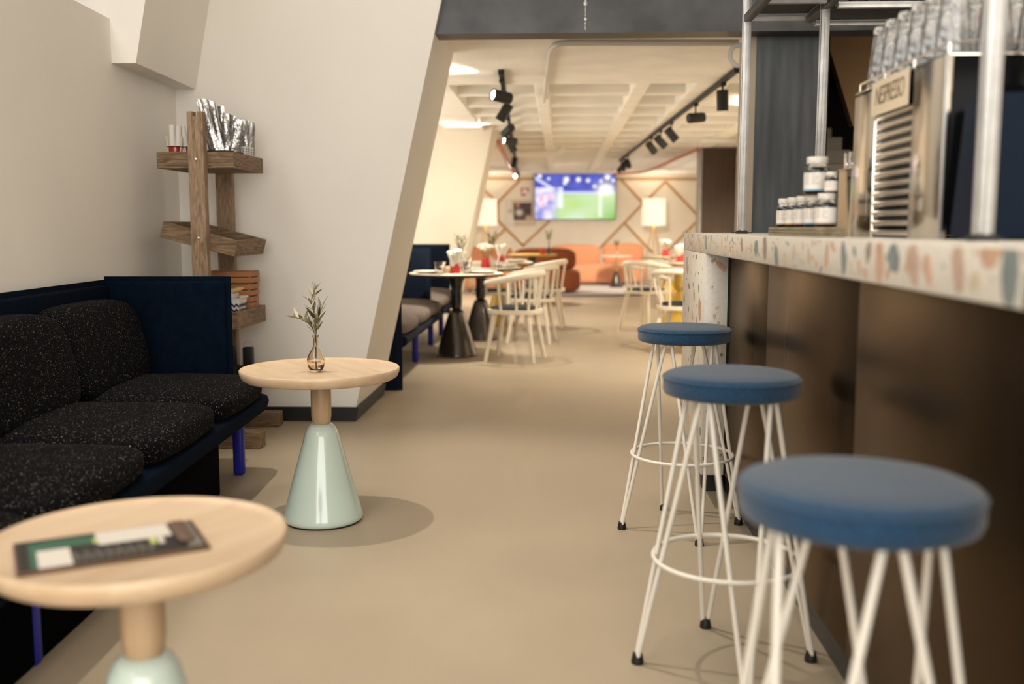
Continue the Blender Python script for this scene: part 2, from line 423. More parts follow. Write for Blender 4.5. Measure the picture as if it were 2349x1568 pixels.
# walls closing the far room
struct('wall_far', box(nb(), -6, 6, 22.0, 22.2, 0, 2.6), 'far_paint', label='cream far wall with diagonal wooden battens')
struct('wall_far_left', box(nb(), -3.3, -3.1, 6.75, 22.0, 0, 2.6), 'far_paint')
struct('wall_far_right', box(nb(), 3.45, 3.65, 10.35, 22.0, 0, 2.6), 'far_paint')
def added_window(n, x, ya, yb, side):  # made-up windows out of view, added where the far fill lights stand
    bm = nb()
    for z in (0.47, 2.03): box(bm, x - 0.03, x + 0.03, ya, yb, z - 0.025, z + 0.025)
    k = int((yb - ya) / 1.4)
    for i in range(k + 1): yc = ya + (yb - ya) * i / k; box(bm, x - 0.03, x + 0.03, yc - 0.025, yc + 0.025, 0.47, 2.03)
    w = struct('window_%d' % n, bm, 'white_metal')
    for i in range(k): part('pane', box(nb(), x - 0.004 - side * 0.02, x + 0.004 - side * 0.02, ya + (yb - ya) * i / k + 0.03, ya + (yb - ya) * (i + 1) / k - 0.03, 0.5, 2.0), 'white_label', w, 0)
added_window(3, -3.066, 7.3, 11.5, 1); added_window(4, -3.066, 14.5, 20.5, 1); added_window(5, 3.416, 15.7, 20.3, -1)
# brown shutter column and the wall that ends beside it
struct('wall_partition', box(nb(), 2.62, 3.46, 14.6, 14.8, 0, 2.56), 'far_paint')
o = struct('trim_1', box(nb(), 2.09, 2.58, 14.8, 15.3, 0, 2.295, 0.01), 'brown_column', label='dark brown wooden column at the back right')
part('edge_strip', box(nb(), 2.055, 2.092, 14.86, 15.2, 0, 2.29), 'galvanised', o, 0)
# diagonal battens on the far wall
wf = bpy.data.objects['wall_far']
bats = [(-1.9, 2.205, 3.1, 2.185), (-0.84, 2.19, -1.34, 1.69), (-1.34, 1.71, -1.34, 1.28), (-1.34, 1.30, -0.77, 0.74), (-0.2, 1.29, -0.79, 0.75),
        (-1.18, 1.11, -1.75, 0.55), (1.34, 2.19, 1.84, 1.66), (1.84, 1.68, 0.90, 0.69), (2.3, 2.13, 1.84, 1.66), (2.31, 2.13, 3.07, 1.35),
        (1.44, 1.23, 2.05, 0.60), (3.07, 1.35, 2.3, 0.55), (-1.34, 1.69, -1.9, 2.19)]
for (ax, az, bx_, bz) in bats:
    d = Vector((bx_ - ax, 0, bz - az)); L_ = d.length; n_ = Vector((-d.z, 0, d.x)) / L_ * 0.022
    a = Vector((ax, 0, az)); b = Vector((bx_, 0, bz))
    pts = [a - n_, b - n_, b + n_, a + n_]
    bm = nb(); hexa(bm, [(p.x, 21.975, p.z) for p in pts] + [(p.x, 22.0, p.z) for p in pts])
    part('batten', bm, 'batten', wf, 0)
# coffered ceiling of the far room
cf = struct('ceiling', prism(nb(), [(-3.3, 5.9), (1.55, 5.9), (2.09, 10.2), (3.65, 10.2), (3.65, 22.2), (-3.3, 22.2)], 2.52, 2.66, 'Z'), 'ceiling_paint', label='cream coffered concrete ceiling of the far room')
part('flat_panel', prism(nb(), [(-3.1, 5.91), (1.53, 5.91), (1.80, 8.25), (-3.1, 8.25)], 2.30, 2.52, 'Z'), 'ceiling_paint', cf, 0)
part('flat_panel', box(nb(), -3.1, 3.45, 20.9, 22.0, 2.30, 2.52), 'ceiling_paint', cf, 0)
bands = [(-3.1, -2.2), (-1.35, -0.90), (-0.21, -0.09), (0.61, 0.74), (1.10, 1.38), (2.0, 2.2), (2.9, 3.45)]
for a, b in bands: part('ceiling_rib', box(nb(), a, b, 10.4 if a > 1.9 else 8.25, 20.9, 2.30, 2.52, 0.012), 'ceiling_paint', cf, 0)
rib = mesh_of('ceiling_rib', box(nb(), -3.1, 3.45, -0.07, 0.07, 2.315, 2.52, 0.012), 'ceiling_paint', 0)
yy = 9.05
while yy < 20.8:
    part('cross_rib', rib if yy > 10.4 else box(nb(), -3.1, 1.50 + 0.1247 * (yy - 6.05), yy - 0.07, yy + 0.07, 2.315, 2.52, 0.012), 'ceiling_paint', cf, 0, loc=(0, yy, 0) if yy > 10.4 else None); yy += 0.82
# steel beam over the opening, bottom flange, weld seam
bm = nb(); prism(bm, [(-0.711, 2.262), (2.6, 2.262), (2.6, 3.1), (-0.521, 3.1)], 5.85, 5.90, 'Y')
sb = struct('trim_2', bm, 'raw_steel', label='dark raw steel beam spanning the opening')
part('flange', box(nb(), -0.713, 2.6, 5.835, 6.02, 2.248, 2.263), 'raw_steel', sb, 0)
bm = nb(); rod(bm, (0.145, 5.849, 2.263), (0.145, 5.849, 3.1), 0.003, seg=6)
for z, r_ in ((2.30, 0.007), (2.325, 0.01), (2.345, 0.006), (2.41, 0.013), (2.425, 0.008), (2.50, 0.01)):
    pillow(bm, (0.145, 5.848, z), (r_, 0.006, r_ * 1.5), 1, 1, 8, 6)
part('weld_seam', bm, 'galvanised', sb)
# walls of the front hall
struct('wall_above_beam', prism(nb(), [(-0.52, 3.1), (3.4, 3.1), (3.4, 5.0), (-0.09, 5.0)], 5.87, 6.0, 'Y'), 'wall_paint')
struct('ceiling_front', box(nb(), -3.3, 3.6, -4.0, 6.75, 5.0, 5.15), 'front_ceiling')
struct('wall_right', box(nb(), 2.55, 2.75, -3.6, 5.85, 0, 5.0), 'wall_paint')
bm = nb(); box(bm, -3.1, -1.95, -3.75, -3.6, 0, 5.0); box(bm, 2.55, 3.6, -3.75, -3.6, 0, 5.0); box(bm, -1.95, 2.55, -3.75, -3.6, 3.9, 5.0); box(bm, -1.95, 2.55, -3.75, -3.6, 0, 0.5)
struct('wall_rear', bm, 'wall_paint')
bm = nb()
for x in (-1.92, -0.42, 1.05, 2.52): box(bm, x - 0.03, x + 0.03, -3.72, -3.66, 0.5, 3.9)
for z in (0.53, 3.87): box(bm, -1.92, 2.52, -3.72, -3.66, z - 0.03, z + 0.03)
w2 = struct('window_2', bm, 'matt_black')
for x in (-1.17, 0.315, 1.785): part('pane', box(nb(), x - 0.72, x + 0.72, -3.695, -3.69, 0.55, 3.85), 'window_glass', w2, 0)
# steel column below the beam
bm = nb(); box(bm, 1.14, 1.53, 6.0, 6.06, 0, 2.262)
sc_ = struct('trim_3', bm, 'column_steel', label='dark grey raw steel column behind the bar')
part('side_flange', box(nb(), 1.098, 1.14, 5.995, 6.30, 0, 2.262), 'stair_beige', sc_, 0)
# stair hall right of the column, its darkness painted as black walls
hx = lambda x0, y0, x1, y1, t, z1: hexa(nb(), [(x0, y0, 0), (x0 + t, y0, 0), (x1 + t, y1, 0), (x1, y1, 0), (x0, y0, z1), (x0 + t, y0, z1), (x1 + t, y1, z1), (x1, y1, z1)])
struct('wall_stair_left', hx(1.53, 6.05, 2.60, 14.62, 0.03, 2.53), 'far_paint', label='narrow cream wall seen beside the dark steel column')
struct('wall_stair_side', hx(1.562, 6.07, 2.102, 10.2, 0.02, 3.2), 'shade_black')
struct('wall_stair_back', box(nb(), 2.12, 3.7, 10.2, 10.35, 0, 3.2), 'shade_black')
struct('wall_stair_right', box(nb(), 3.65, 3.75, 5.85, 10.35, 0, 3.2), 'shade_black')
struct('wall_stair_front', box(nb(), 2.76, 3.75, 5.75, 5.85, 0, 3.2), 'shade_black')
struct('ceiling_stair', box(nb(), 1.4, 3.75, 6.0, 10.35, 3.2, 3.3), 'shade_black')
bm = nb(); prism(bm, [(1.755, 3.1), (2.165, 1.9), (3.6, 1.9), (3.6, 3.1)], 7.6, 7.7, 'Y')
struct('wall_stair_soffit', bm, 'brown_plaster', label='brown slanted soffit above the stairs')
st = thing('staircase', 'beige staircase rising in the dark behind the bar', 'stairs', (0, 0, 0))
for i, (x, z) in enumerate(((2.62, 1.70), (2.57, 1.83), (2.54, 1.955), (2.485, 2.05), (2.44, 2.16))):
    part('step', box(nb(), 2.18, x, 8.9 + 0.16 * i, 9.1 + 0.16 * i, z - 0.118, z, 0.006), 'stair_beige', st, 0)
light('added_stair_fill', 'POINT', (3.2, 6.85, 1.7), (0, 0, 0), 28, WARM, 0.08)  # lamp without a fixture, added to brighten the steps and soffit
part('stringer', box(nb(), 2.2, 2.62, 9.08, 9.75, 0, 1.583), 'stair_beige', st, 0)

# ================================================================== BAR
X0 = 0.585; ZT = 1.125; ZB = 1.046; YE = 4.72; YL = 4.02
tc = thing('terrazzo_counter', 'cream terrazzo bar top with a matching block leg and colourful chips', 'bar counter', (X0, YE, 0))
def at_tc(bm): bmesh.ops.translate(bm, vec=(-X0, -YE, 0), verts=bm.verts); return bm
top = part('worktop', at_tc(box(nb(), X0, 1.62, 0.30, YE, ZB, ZT, 0.004)), 'terrazzo', tc)
leg = part('block_leg', at_tc(box(nb(), X0, 0.678, YL, YE, 0.143, ZB, 0.003)), 'terrazzo', tc)
rc = random.Random(11)
def clip_poly(pts, a0, a1, b0, b1):
    for ax, lim, sg in ((0, a0, 1), (0, a1, -1), (1, b0, 1), (1, b1, -1)):
        out = []
        for i, p in enumerate(pts):
            q = pts[(i + 1) % len(pts)]; ip, iq = (p[ax] - lim) * sg >= 0, (q[ax] - lim) * sg >= 0
            if ip: out.append(p)
            if ip != iq:
                f = (lim - p[ax]) / (q[ax] - p[ax]); out.append((p[0] + f * (q[0] - p[0]), p[1] + f * (q[1] - p[1])))
        pts = out
        if len(pts) < 3: return None
    return pts
def chip(parent, face, const, a, b, size, ang, colour, lim):
    n = rc.randint(5, 8); el = rc.uniform(0.42, 0.85); pts = []
    for i in range(n):
        t = 2 * pi * i / n + rc.uniform(-0.25, 0.25); rr = rc.uniform(0.66, 1.0) * size
        x, y = rr * cos(t), rr * sin(t) * el
        pts.append((a + x * cos(ang) - y * sin(ang), b + x * sin(ang) + y * cos(ang)))
    pts = clip_poly(pts, *lim)
    if not pts: return
    bm = nb(); ax = {'-X': 'X', '-Y': 'Y', '+Z': 'Z'}[face]; d = -1 if face != '+Z' else 1
    prism(bm, pts, const - 0.002 * d, const + 0.0009 * d, ax)
    part('terrazzo_chip', at_tc(bm), 'chip_' + colour, parent, 0)
placed = []
def scatter(parent, face, a0, a1, b0, b1, const, n, smin, smax, cols, angf):
    cnt = 0; tries = 0
    while cnt < n and tries < n * 60:
        tries += 1
        s = smin + (smax - smin) * rc.random() ** 2.2
        a = rc.uniform(a0, a1); b = rc.uniform(b0, b1)
        if any(f == face and (a - p) ** 2 + (b - q) ** 2 < ((s + t) * 0.86) ** 2 for f, p, q, t in placed): continue
        placed.append((face, a, b, s))
        chip(parent, face, const, a, b, s, angf(), rc.choice(cols), (a0, a1, b0, b1)); cnt += 1
anyA = lambda: rc.uniform(0, 2 * pi)
for (yy, zz, s, c_) in ((1.205, 1.092, 0.027, 'slate'), (1.155, 1.078, 0.020, 'slate'), (1.36, 1.09, 0.031, 'rose'), (1.47, 1.082, 0.022, 'peach'), (1.53, 1.09, 0.029, 'rose'),
                        (1.62, 1.098, 0.020, 'slate'), (1.69, 1.088, 0.030, 'peach'), (1.80, 1.072, 0.014, 'peach'), (1.90, 1.085, 0.022, 'slate'),
                        (2.02, 1.092, 0.022, 'peach'), (2.16, 1.085, 0.016, 'tan'), (2.30, 1.09, 0.022, 'sand'), (2.62, 1.09, 0.028, 'taupe'), (2.95, 1.095, 0.020, 'taupe'), (3.3, 1.088, 0.024, 'sand')):
    yy *= 1.0955; placed.append(('-X', yy, zz, s * 1.3)); chip(top, '-X', X0, yy, zz, s * (2.1 if c_ == 'slate' else 1.7), rc.uniform(0.6, 2.5), c_, (0.4, YE - 0.004, ZB + 0.003, ZT - 0.003))
scatter(top, '-X', 0.9, YE - 0.004, ZB + 0.003, ZT - 0.003, X0, 125, 0.006, 0.050, ['peach', 'peach', 'rose', 'tan', 'slate', 'taupe', 'sand'], anyA)
scatter(leg, '-X', YL + 0.003, YE - 0.003, 0.147, ZB - 0.003, X0, 80, 0.008, 0.065, ['peach', 'taupe', 'tan', 'rose', 'dark', 'slate', 'sand'], anyA)
for (xx, zz, s, c_) in ((0.603, 1.008, 0.027, 'peach'), (0.57, 1.03, 0.012, 'peach'), (0.566, 0.93, 0.007, 'tan'), (0.590, 0.855, 0.011, 'sand'), (0.578, 0.822, 0.010, 'tan'), (0.595, 0.79, 0.013, 'peach'),
                        (0.61, 0.60, 0.013, 'peach'), (0.572, 0.56, 0.011, 'peach'), (0.60, 0.52, 0.012, 'tan'), (0.556, 0.47, 0.010, 'rose'), (0.604, 0.42, 0.011, 'peach'), (0.575, 0.335, 0.009, 'tan'),
                        (0.548, 0.285, 0.014, 'dark'), (0.618, 0.30, 0.006, 'taupe'), (0.55, 0.70, 0.009, 'sand'), (0.61, 0.68, 0.007, 'taupe')):
    chip(leg, '-Y', YL, X0 + (xx - 0.534) * 0.95, 1.046 - (1.055 - zz) * 1.085, s * 1.3, anyA(), c_, (X0 + 0.002, 0.676, 0.147, ZB - 0.002))
scatter(top, '+Z', X0 + 0.004, 1.0, 2.2, 4.7, ZT - 0.0006, 45, 0.008, 0.028, ['peach', 'rose', 'tan', 'taupe', 'slate', 'sand'], anyA)
bf = thing('bar_cabinet', 'long bar cabinet clad in dark brushed steel below the terrazzo top', 'bar cabinet', (0.65, 0.3, 0))
def at_bf(bm): bmesh.ops.translate(bm, vec=(-0.65, -0.3, 0), verts=bm.verts); return bm
ys = [0.30, 1.30, 2.29, 3.28, 4.02]
part('corner_post', at_bf(box(nb(), 0.680, 0.700, 4.022, 4.68, 0.145, ZB - 0.001)), 'matt_black', bf, 0)
for a, b in zip(ys, ys[1:]): part('steel_panel', at_bf(box(nb(), 0.682, 0.694, a + 0.001, b - 0.001, 0.145, ZB - 0.002, 0.0015)), 'bar_steel', bf)
part('kick_plate', at_bf(box(nb(), 0.735, 0.75, 0.30, 4.64, 0.0, 0.145)), 'dark_kick', bf, 0)
part('carcass', at_bf(box(nb(), 0.695, 1.55, 0.31, 4.66, 0.145, ZB - 0.003)), 'matt_black', bf, 0)
part('toe_block', at_bf(box(nb(), 0.64, 0.72, 4.30, 4.6, 0.0, 0.142)), 'matt_black', bf, 0)

# bar stools
def bar_stool(label, loc, rz):
    t = thing('bar_stool', label, 'stool', loc, rz, 'blue bar stools in front of the bar')
    ph = [(0.0, 0.722), (0.160, 0.722), (0.171, 0.726), (0.1745, 0.735), (0.1745, 0.764), (0.170, 0.774), (0.158, 0.779), (0.10, 0.783), (0, 0.784)]
    s = part('seat_pad', lathe(nb(), ph, 64), 'denim', t, 60)
    ring = [(0.1752 * cos(2 * pi * k / 64), 0.1752 * sin(2 * pi * k / 64), 0.767) for k in range(64)]
    part('piping', sweep(nb(), ring, 0.0022, 6, True), 'denim', s)
    part('seat_plate', lathe(nb(), [(0, 0.717), (0.105, 0.717), (0.108, 0.722), (0, 0.722)], 40), 'cream_lacquer', t)
    for k in range(4):
        a = k * pi / 2; f = Vector((0.232 * cos(a), 0.232 * sin(a), 0.0)); bm = nb()
        for sg in (-1, 1):
            b = a + sg * R(39); tp = Vector((0.122 * cos(b), 0.122 * sin(b), 0.721))
            side = Vector((-sin(a), cos(a), 0)) * sg * 0.0075
            rod(bm, tp, f + side + Vector((0, 0, 0.022)), 0.0068, 0.0068, 12)
        l = part('hairpin_leg', bm, 'cream_lacquer', t)
        bm = nb(); lathe(bm, [(0.0, 0.0), (0.016, 0.0), (0.017, 0.005), (0.0145, 0.020), (0.013, 0.028), (0, 0.028)], 16, (f.x, f.y, 0))
        part('rubber_foot', bm, 'rubber_black', l)
    rr = [(0.192 * cos(2 * pi * k / 48), 0.192 * sin(2 * pi * k / 48), 0.288) for k in range(48)]
    part('foot_ring', sweep(nb(), rr, 0.0062, 10, True), 'cream_lacquer', t)
    return t
bar_stool('nearest blue round bar stool with white wire legs, cut by the bottom edge', (0.446, 1.465, 0), R(51))
bar_stool('middle blue bar stool with white wire legs, between the other two stools', (0.446, 2.56, 0), R(4))
bar_stool('farthest blue bar stool with white wire legs, beside the terrazzo leg', (0.476, 3.77, 0), R(10))

# metal rack above the bar
rk = thing('bar_rack', 'galvanised steel strut rack standing on the bar top', 'rack', (0.72, 4.0, ZT))
def at_rk(bm): bmesh.ops.translate(bm, vec=(-0.72, -4.0, -ZT), verts=bm.verts); return bm
def strut(bm, x, y, z0, z1, s=0.015):
    box(bm, x - s, x + s, y - s, y + s, z0, z1, 0.002)
    box(bm, x - s - 0.003, x - s, y - 0.004, y + 0.004, z0, z1); box(bm, x - 0.004, x + 0.004, y - s - 0.003, y - s, z0, z1)
    return bm
for (x, y) in ((0.722, 4.0), (0.965, 3.79), (0.762, 1.84), (1.55, 3.79)):
    p = part('upright', at_rk(strut(nb(), x, y, ZT + 0.012, 2.75)), 'galvanised', rk)
    bm = nb(); box(bm, x - 0.02, x + 0.02, y - 0.02, y + 0.02, ZT, ZT + 0.012); box(bm, x - 0.04, x + 0.04, y - 0.004, y + 0.004, ZT + 0.002, ZT + 0.006)
    lathe(bm, [(0, 0), (0.012, 0), (0.012, 0.04), (0, 0.04)], 12, (x, y, ZT))
    part('foot_plate', at_rk(bm), 'matt_black', p)
for x in (0.722, 0.962, 1.55): part('long_rail', at_rk(box(nb(), x - 0.014, x + 0.014, 1.2, 4.02, 1.935, 1.963, 0.002)), 'raw_steel', rk)
for y, z in ((3.99, 1.937), (3.68, 1.937), (3.2, 1.937), (2.7, 1.937), (2.2, 1.937)):
    bm = nb(); box(bm, 0.722, 0.94, y - 0.012, y + 0.012, z, z + 0.012); box(bm, 0.722, 0.94, y + 0.012, y + 0.04, z + 0.012, z + 0.02)
    part('cross_bar', at_rk(bm), 'galvanised', rk)
    bm = nb(); box(bm, 0.98, 2.5, y - 0.012, y + 0.012, z - 0.019, z - 0.004, 0.002); box(bm, 0.98, 2.5, y - 0.008, y + 0.03, z - 0.004, z + 0.002)
    part('cross_bar', at_rk(bm), 'galvanised', rk)
part('shelf_sheet', at_rk(box(nb(), 0.738, 0.948, 3.25, 3.98, 1.964, 1.968)), 'matt_black', rk, 0)
part('shelf_sheet', at_rk(box(nb(), 0.978, 2.5, 3.672, 3.98, 1.9392, 1.942)), 'matt_black', rk, 0)
# bottles on the rack
def bottle(x, y, h, r, m, label, lab=None):
    t = thing('bottle', label, 'bottle', (x, y, 1.9422), 0, 'bottles on the bar rack')
    part('glass_body', lathe(nb(), [(0, 0), (r * 0.92, 0), (r, 0.008), (r, h * 0.6), (r * 0.85, h * 0.68), (r * 0.36, h * 0.78), (r * 0.32, h * 0.95), (0, h * 0.95)], 24), m, t)
    part('cap', lathe(nb(), [(0, h * 0.951), (r * 0.38, h * 0.951), (r * 0.38, h), (0, h)], 16), 'matt_black', t)
    if lab: part('paper_label', band(nb(), [(r + 0.001, h * 0.03), (r + 0.001, h * 0.4)], 24), lab, t)
bl = [(1.06, 'bottle_dark', None, 'dark bottle beside the rack upright, leftmost on the bar rack'),
      (1.17, 'bottle_dark', None, 'dark bottle second from left on the bar rack'),
      (1.28, 'bottle_dark', 'bottle_dark', 'dark bottle third from left on the bar rack'),
      (1.385, 'bottle_blue', 'white_label', 'blue bottle with a white label on the bar rack'),
      (1.475, 'bottle_red', None, 'red bottle right of the blue bottle on the bar rack'),
      (1.60, 'bottle_amber', 'bottle_amber', 'amber bottle right of the red bottle on the bar rack'),
      (1.69, 'glass', None, 'clear glass bottle right of the amber bottle on the bar rack'),
      (1.80, 'bottle_dark', None, 'dark bottle right of the clear bottle on the bar rack'),
      (1.90, 'bottle_red', None, 'red bottle at the right end of the bar rack')]
for x, m, lb, l in bl: bottle(x, 3.712, 0.29, 0.036, m, l, lb)
# black lamp spotlight tucked on the rack corner
t = thing('rack_spotlight', 'small black spotlight fixed to the rack corner', 'spotlight', (0.765, 3.9, 1.99))
part('housing', lathe(nb(), [(0, 0), (0.028, 0), (0.032, 0.01), (0.032, 0.09), (0, 0.1)], 20), 'matt_black', t)
part('bracket', box(nb(), -0.045, -0.028, -0.01, 0.01, 0.03, 0.06), 'matt_black', t)

# coffee machine
MX, MY0, MY1, MT = 0.79, 2.13, 2.76, 1.505
cm = thing('coffee_machine', 'large steel coffee machine with a ribbed front and glossy black side', 'coffee machine', (MX, MY0, ZT))
def at_cm(bm): bmesh.ops.translate(bm, vec=(-MX, -MY0, -ZT), verts=bm.verts); return bm
part('body', at_cm(box(nb(), MX + 0.016, 1.36, MY0 + 0.006, MY1, ZT + 0.006, MT - 0.006, 0.004)), 'gloss_black', cm)
part('steel_panel', at_cm(box(nb(), MX, MX + 0.016, 2.585, MY1, ZT, MT - 0.012, 0.002)), 'stainless', cm)
part('steel_panel', at_cm(box(nb(), MX, MX + 0.016, MY0, 2.315, ZT, MT, 0.002)), 'stainless', cm)
part('recess', at_cm(box(nb(), MX + 0.011, MX + 0.016, 2.315, 2.585, ZT, MT)), 'gloss_black', cm, 0)
part('top_plate', at_cm(box(nb(), MX, 1.365, MY0, MY1, MT - 0.006, MT, 0.002)), 'stainless', cm)
bm = nb(); n_ = 8
prof = [(-0.0075 * sin(pi * k / n_), -0.0070 * cos(pi * k / n_)) for k in range(n_ + 1)]
prism(bm, [(MX + 0.010 + p[0], p[1]) for p in prof], 2.318, 2.582, 'Y')
bmesh.ops.translate(bm, vec=(-MX, -MY0, 0), verts=bm.verts)
slat = mesh_of('slat', bm, 'slat_chrome', 50)
for k in range(13): part('slat', slat, None, cm, loc=(0, 0, 0.012 + k * 0.0237))
part('edge_trim', at_cm(box(nb(), MX - 0.001, MX + 0.006, MY0 - 0.004, MY0 + 0.001, ZT, MT, 0.001)), 'galvanised', cm)
bm = nb()
rail = [(MX + 0.01, MY0 + 0.01), (MX + 0.01, MY1 - 0.01), (1.35, MY1 - 0.01), (1.35, MY0 + 0.01)]
sweep(bm, [(x, y, MT + 0.022) for x, y in rail], 0.003, 8, True)
for (xa, ya), (xb, yb) in zip(rail, rail[1:] + rail[:1]):
    for k in range(3):
        f = k / 3; x = xa + (xb - xa) * f; y = ya + (yb - ya) * f
        rod(bm, (x, y, MT - 0.002), (x, y, MT + 0.022), 0.003, seg=8)
part('glass_rail', at_cm(bm), 'slat_chrome', cm)
# handwritten paper sign
sg = thing('paper_sign', 'cream paper sign with brown handwriting on the coffee machine', 'sign', (MX - 0.008, 2.45, 1.47))
bm = nb(); box(bm, -0.001, 0.0005, -0.13, 0.135, -0.046, 0.036)
part('sheet', bm, 'paper', sg, 0)
fc = bpy.data.curves.new('lettering', 'FONT'); fc.body = 'NESPRESSO'; fc.size = 0.064; fc.offset = -0.0007; fc.extrude = 0.0003; fc.align_x = 'CENTER'; fc.space_character = 0.86; fc.shear = 0.15
fo = bpy.data.objects.new('lettering', fc); C.objects.link(fo)
bpy.context.view_layer.update()
lm = bpy.data.meshes.new_from_object(fo.evaluated_get(bpy.context.evaluated_depsgraph_get())); bpy.data.objects.remove(fo)
lm.transform(Matrix.Diagonal((0.72, 1, 1, 1))); lm.transform(Matrix(((0, 0, -1, 0), (-1, 0, 0, 0), (0, 1, 0, 0), (0, 0, 0, 1)))); lm.materials.clear(); lm.materials.append(M['ink'])
part('lettering', lm, None, sg, loc=(-0.0016, 0.003, -0.022))
# glasses upside down on the machine
def glass_mesh(h, rb, rt, m='glass_ribbed'):
    """upside-down fluted glass: open mouth down, thick foot up"""
    th = 0.003; seg = 28; bm = nb(); pr = [(rb - th, 0.0005), (rb, 0.0), (rb * 0.98, 0.012), (rt, h - 0.016), (rt * 1.04, h - 0.010), (rt * 0.97, h), (0.0, h), (0.0, h - 0.012), (rt - th, h - 0.016), (rb - th - 0.0005, 0.012)]
    rings = []
    for q, (r, z) in enumerate(pr):
        if r < 1e-6: rings.append([bm.verts.new((0, 0, z))]); continue
        fl = 0.0012 if q in (2, 3) else 0.0
        rings.append([bm.verts.new(((r - fl * (i % 2)) * cos(2 * pi * i / seg), (r - fl * (i % 2)) * sin(2 * pi * i / seg), z)) for i in range(seg)])
    def join(a, b):
        for i in range(seg):
            j = (i + 1) % seg
            if len(b) == 1: bm.faces.new((a[i], a[j], b[0]))
            elif len(a) == 1: bm.faces.new((a[0], b[j], b[i]))
            else: bm.faces.new((a[i], a[j], b[j], b[i]))
    for k in range(6): join(rings[k], rings[k + 1])
    join(rings[7], rings[8]); join(rings[8], rings[9]); join(rings[9], rings[0])
    return mesh_of('highball_glass', bm, m, 40)
gm = glass_mesh(0.158, 0.0405, 0.027); gm2 = glass_mesh(0.095, 0.040, 0.034)
for i in range(6):
    for j in range(6):
        x = 0.842 + 0.086 * i; y = 2.70 - 0.093 * j
        tall = i < 3 or (j % 2 == 0 and i < 4)
        o = part('highball_glass' if tall else 'tumbler', gm if tall else gm2, None, None, loc=(x, y, MT + 0.0005))
        rw = ('front', 'second', 'third', 'fourth', 'fifth', 'back')[i] + ' row, ' + ('farthest from the camera', 'second farthest', 'third farthest', 'third nearest', 'second nearest', 'nearest the camera')[j]
        if tall: tag(o, 'tall clear upside-down glass on the coffee machine, ' + rw, 'glass', 'tall glasses on the coffee machine')
        else: tag(o, 'short clear upside-down tumbler on the coffee machine, ' + rw, 'glass', 'short glasses on the coffee machine')
# navy appliance and stirrers
nv = thing('water_tank', 'dark navy upright tank in front of the coffee machine', 'tank', (0.815, 1.955, ZT))
bm = nb(); hexa(bm, [(-0.02, 0, 0), (0.42, 0, 0), (0.42, 0.13, 0), (-0.02, 0.13, 0), (0.0, 0, 0.278), (0.42, 0, 0.285), (0.42, 0.13, 0.285), (0.0, 0.13, 0.278)])
bmesh.ops.bevel(bm, geom=bm.edges[:], offset=0.006, segments=2, affect='EDGES')
part('casing', bm, 'navy_panel', nv)
part('side_stripe', box(nb(), 0.30, 0.306, -0.002, 0.0, 0.005, 0.278), 'gloss_black', nv, 0)
cu = thing('stirrer_cup', 'dark round cup holding wooden stirrers on the navy tank', 'cup', (0.945, 2.015, ZT + 0.287))
bm = nb(); lathe(bm, [(0, 0), (0.034, 0), (0.042, 0.062), (0.039, 0.062), (0.032, 0.004), (0, 0.004)], 24)
part('cup_wall', bm, 'matt_black', cu)
stk = mesh_of('wooden_stirrer', box(nb(), -0.006, 0.006, -0.001, 0.001, 0, 0.135, 0.0009, 1), 'kraft_pale', 0)
for k, (dx, dy, ax, ay) in enumerate(((-0.013, -0.006, 0.05, -0.16), (-0.004, -0.008, 0.04, -0.04), (0.006, -0.008, 0.04, 0.02), (0.014, -0.004, 0.03, 0.12), (0.004, 0.008, -0.1, 0.05), (-0.008, 0.009, -0.08, -0.1))):
    o = part('wooden_stirrer', stk, None, None, loc=(0.945 + dx, 2.015 + dy, ZT + 0.293)); o.rotation_euler = (ax, ay, 0)
    tag(o, 'pale wooden stirrer in the dark cup, ' + ('leaning farthest left', 'upright left of centre', 'upright right of centre', 'leaning farthest right', 'at the back right', 'at the back left')[k], 'stirrer', 'wooden stirrers in the cup')

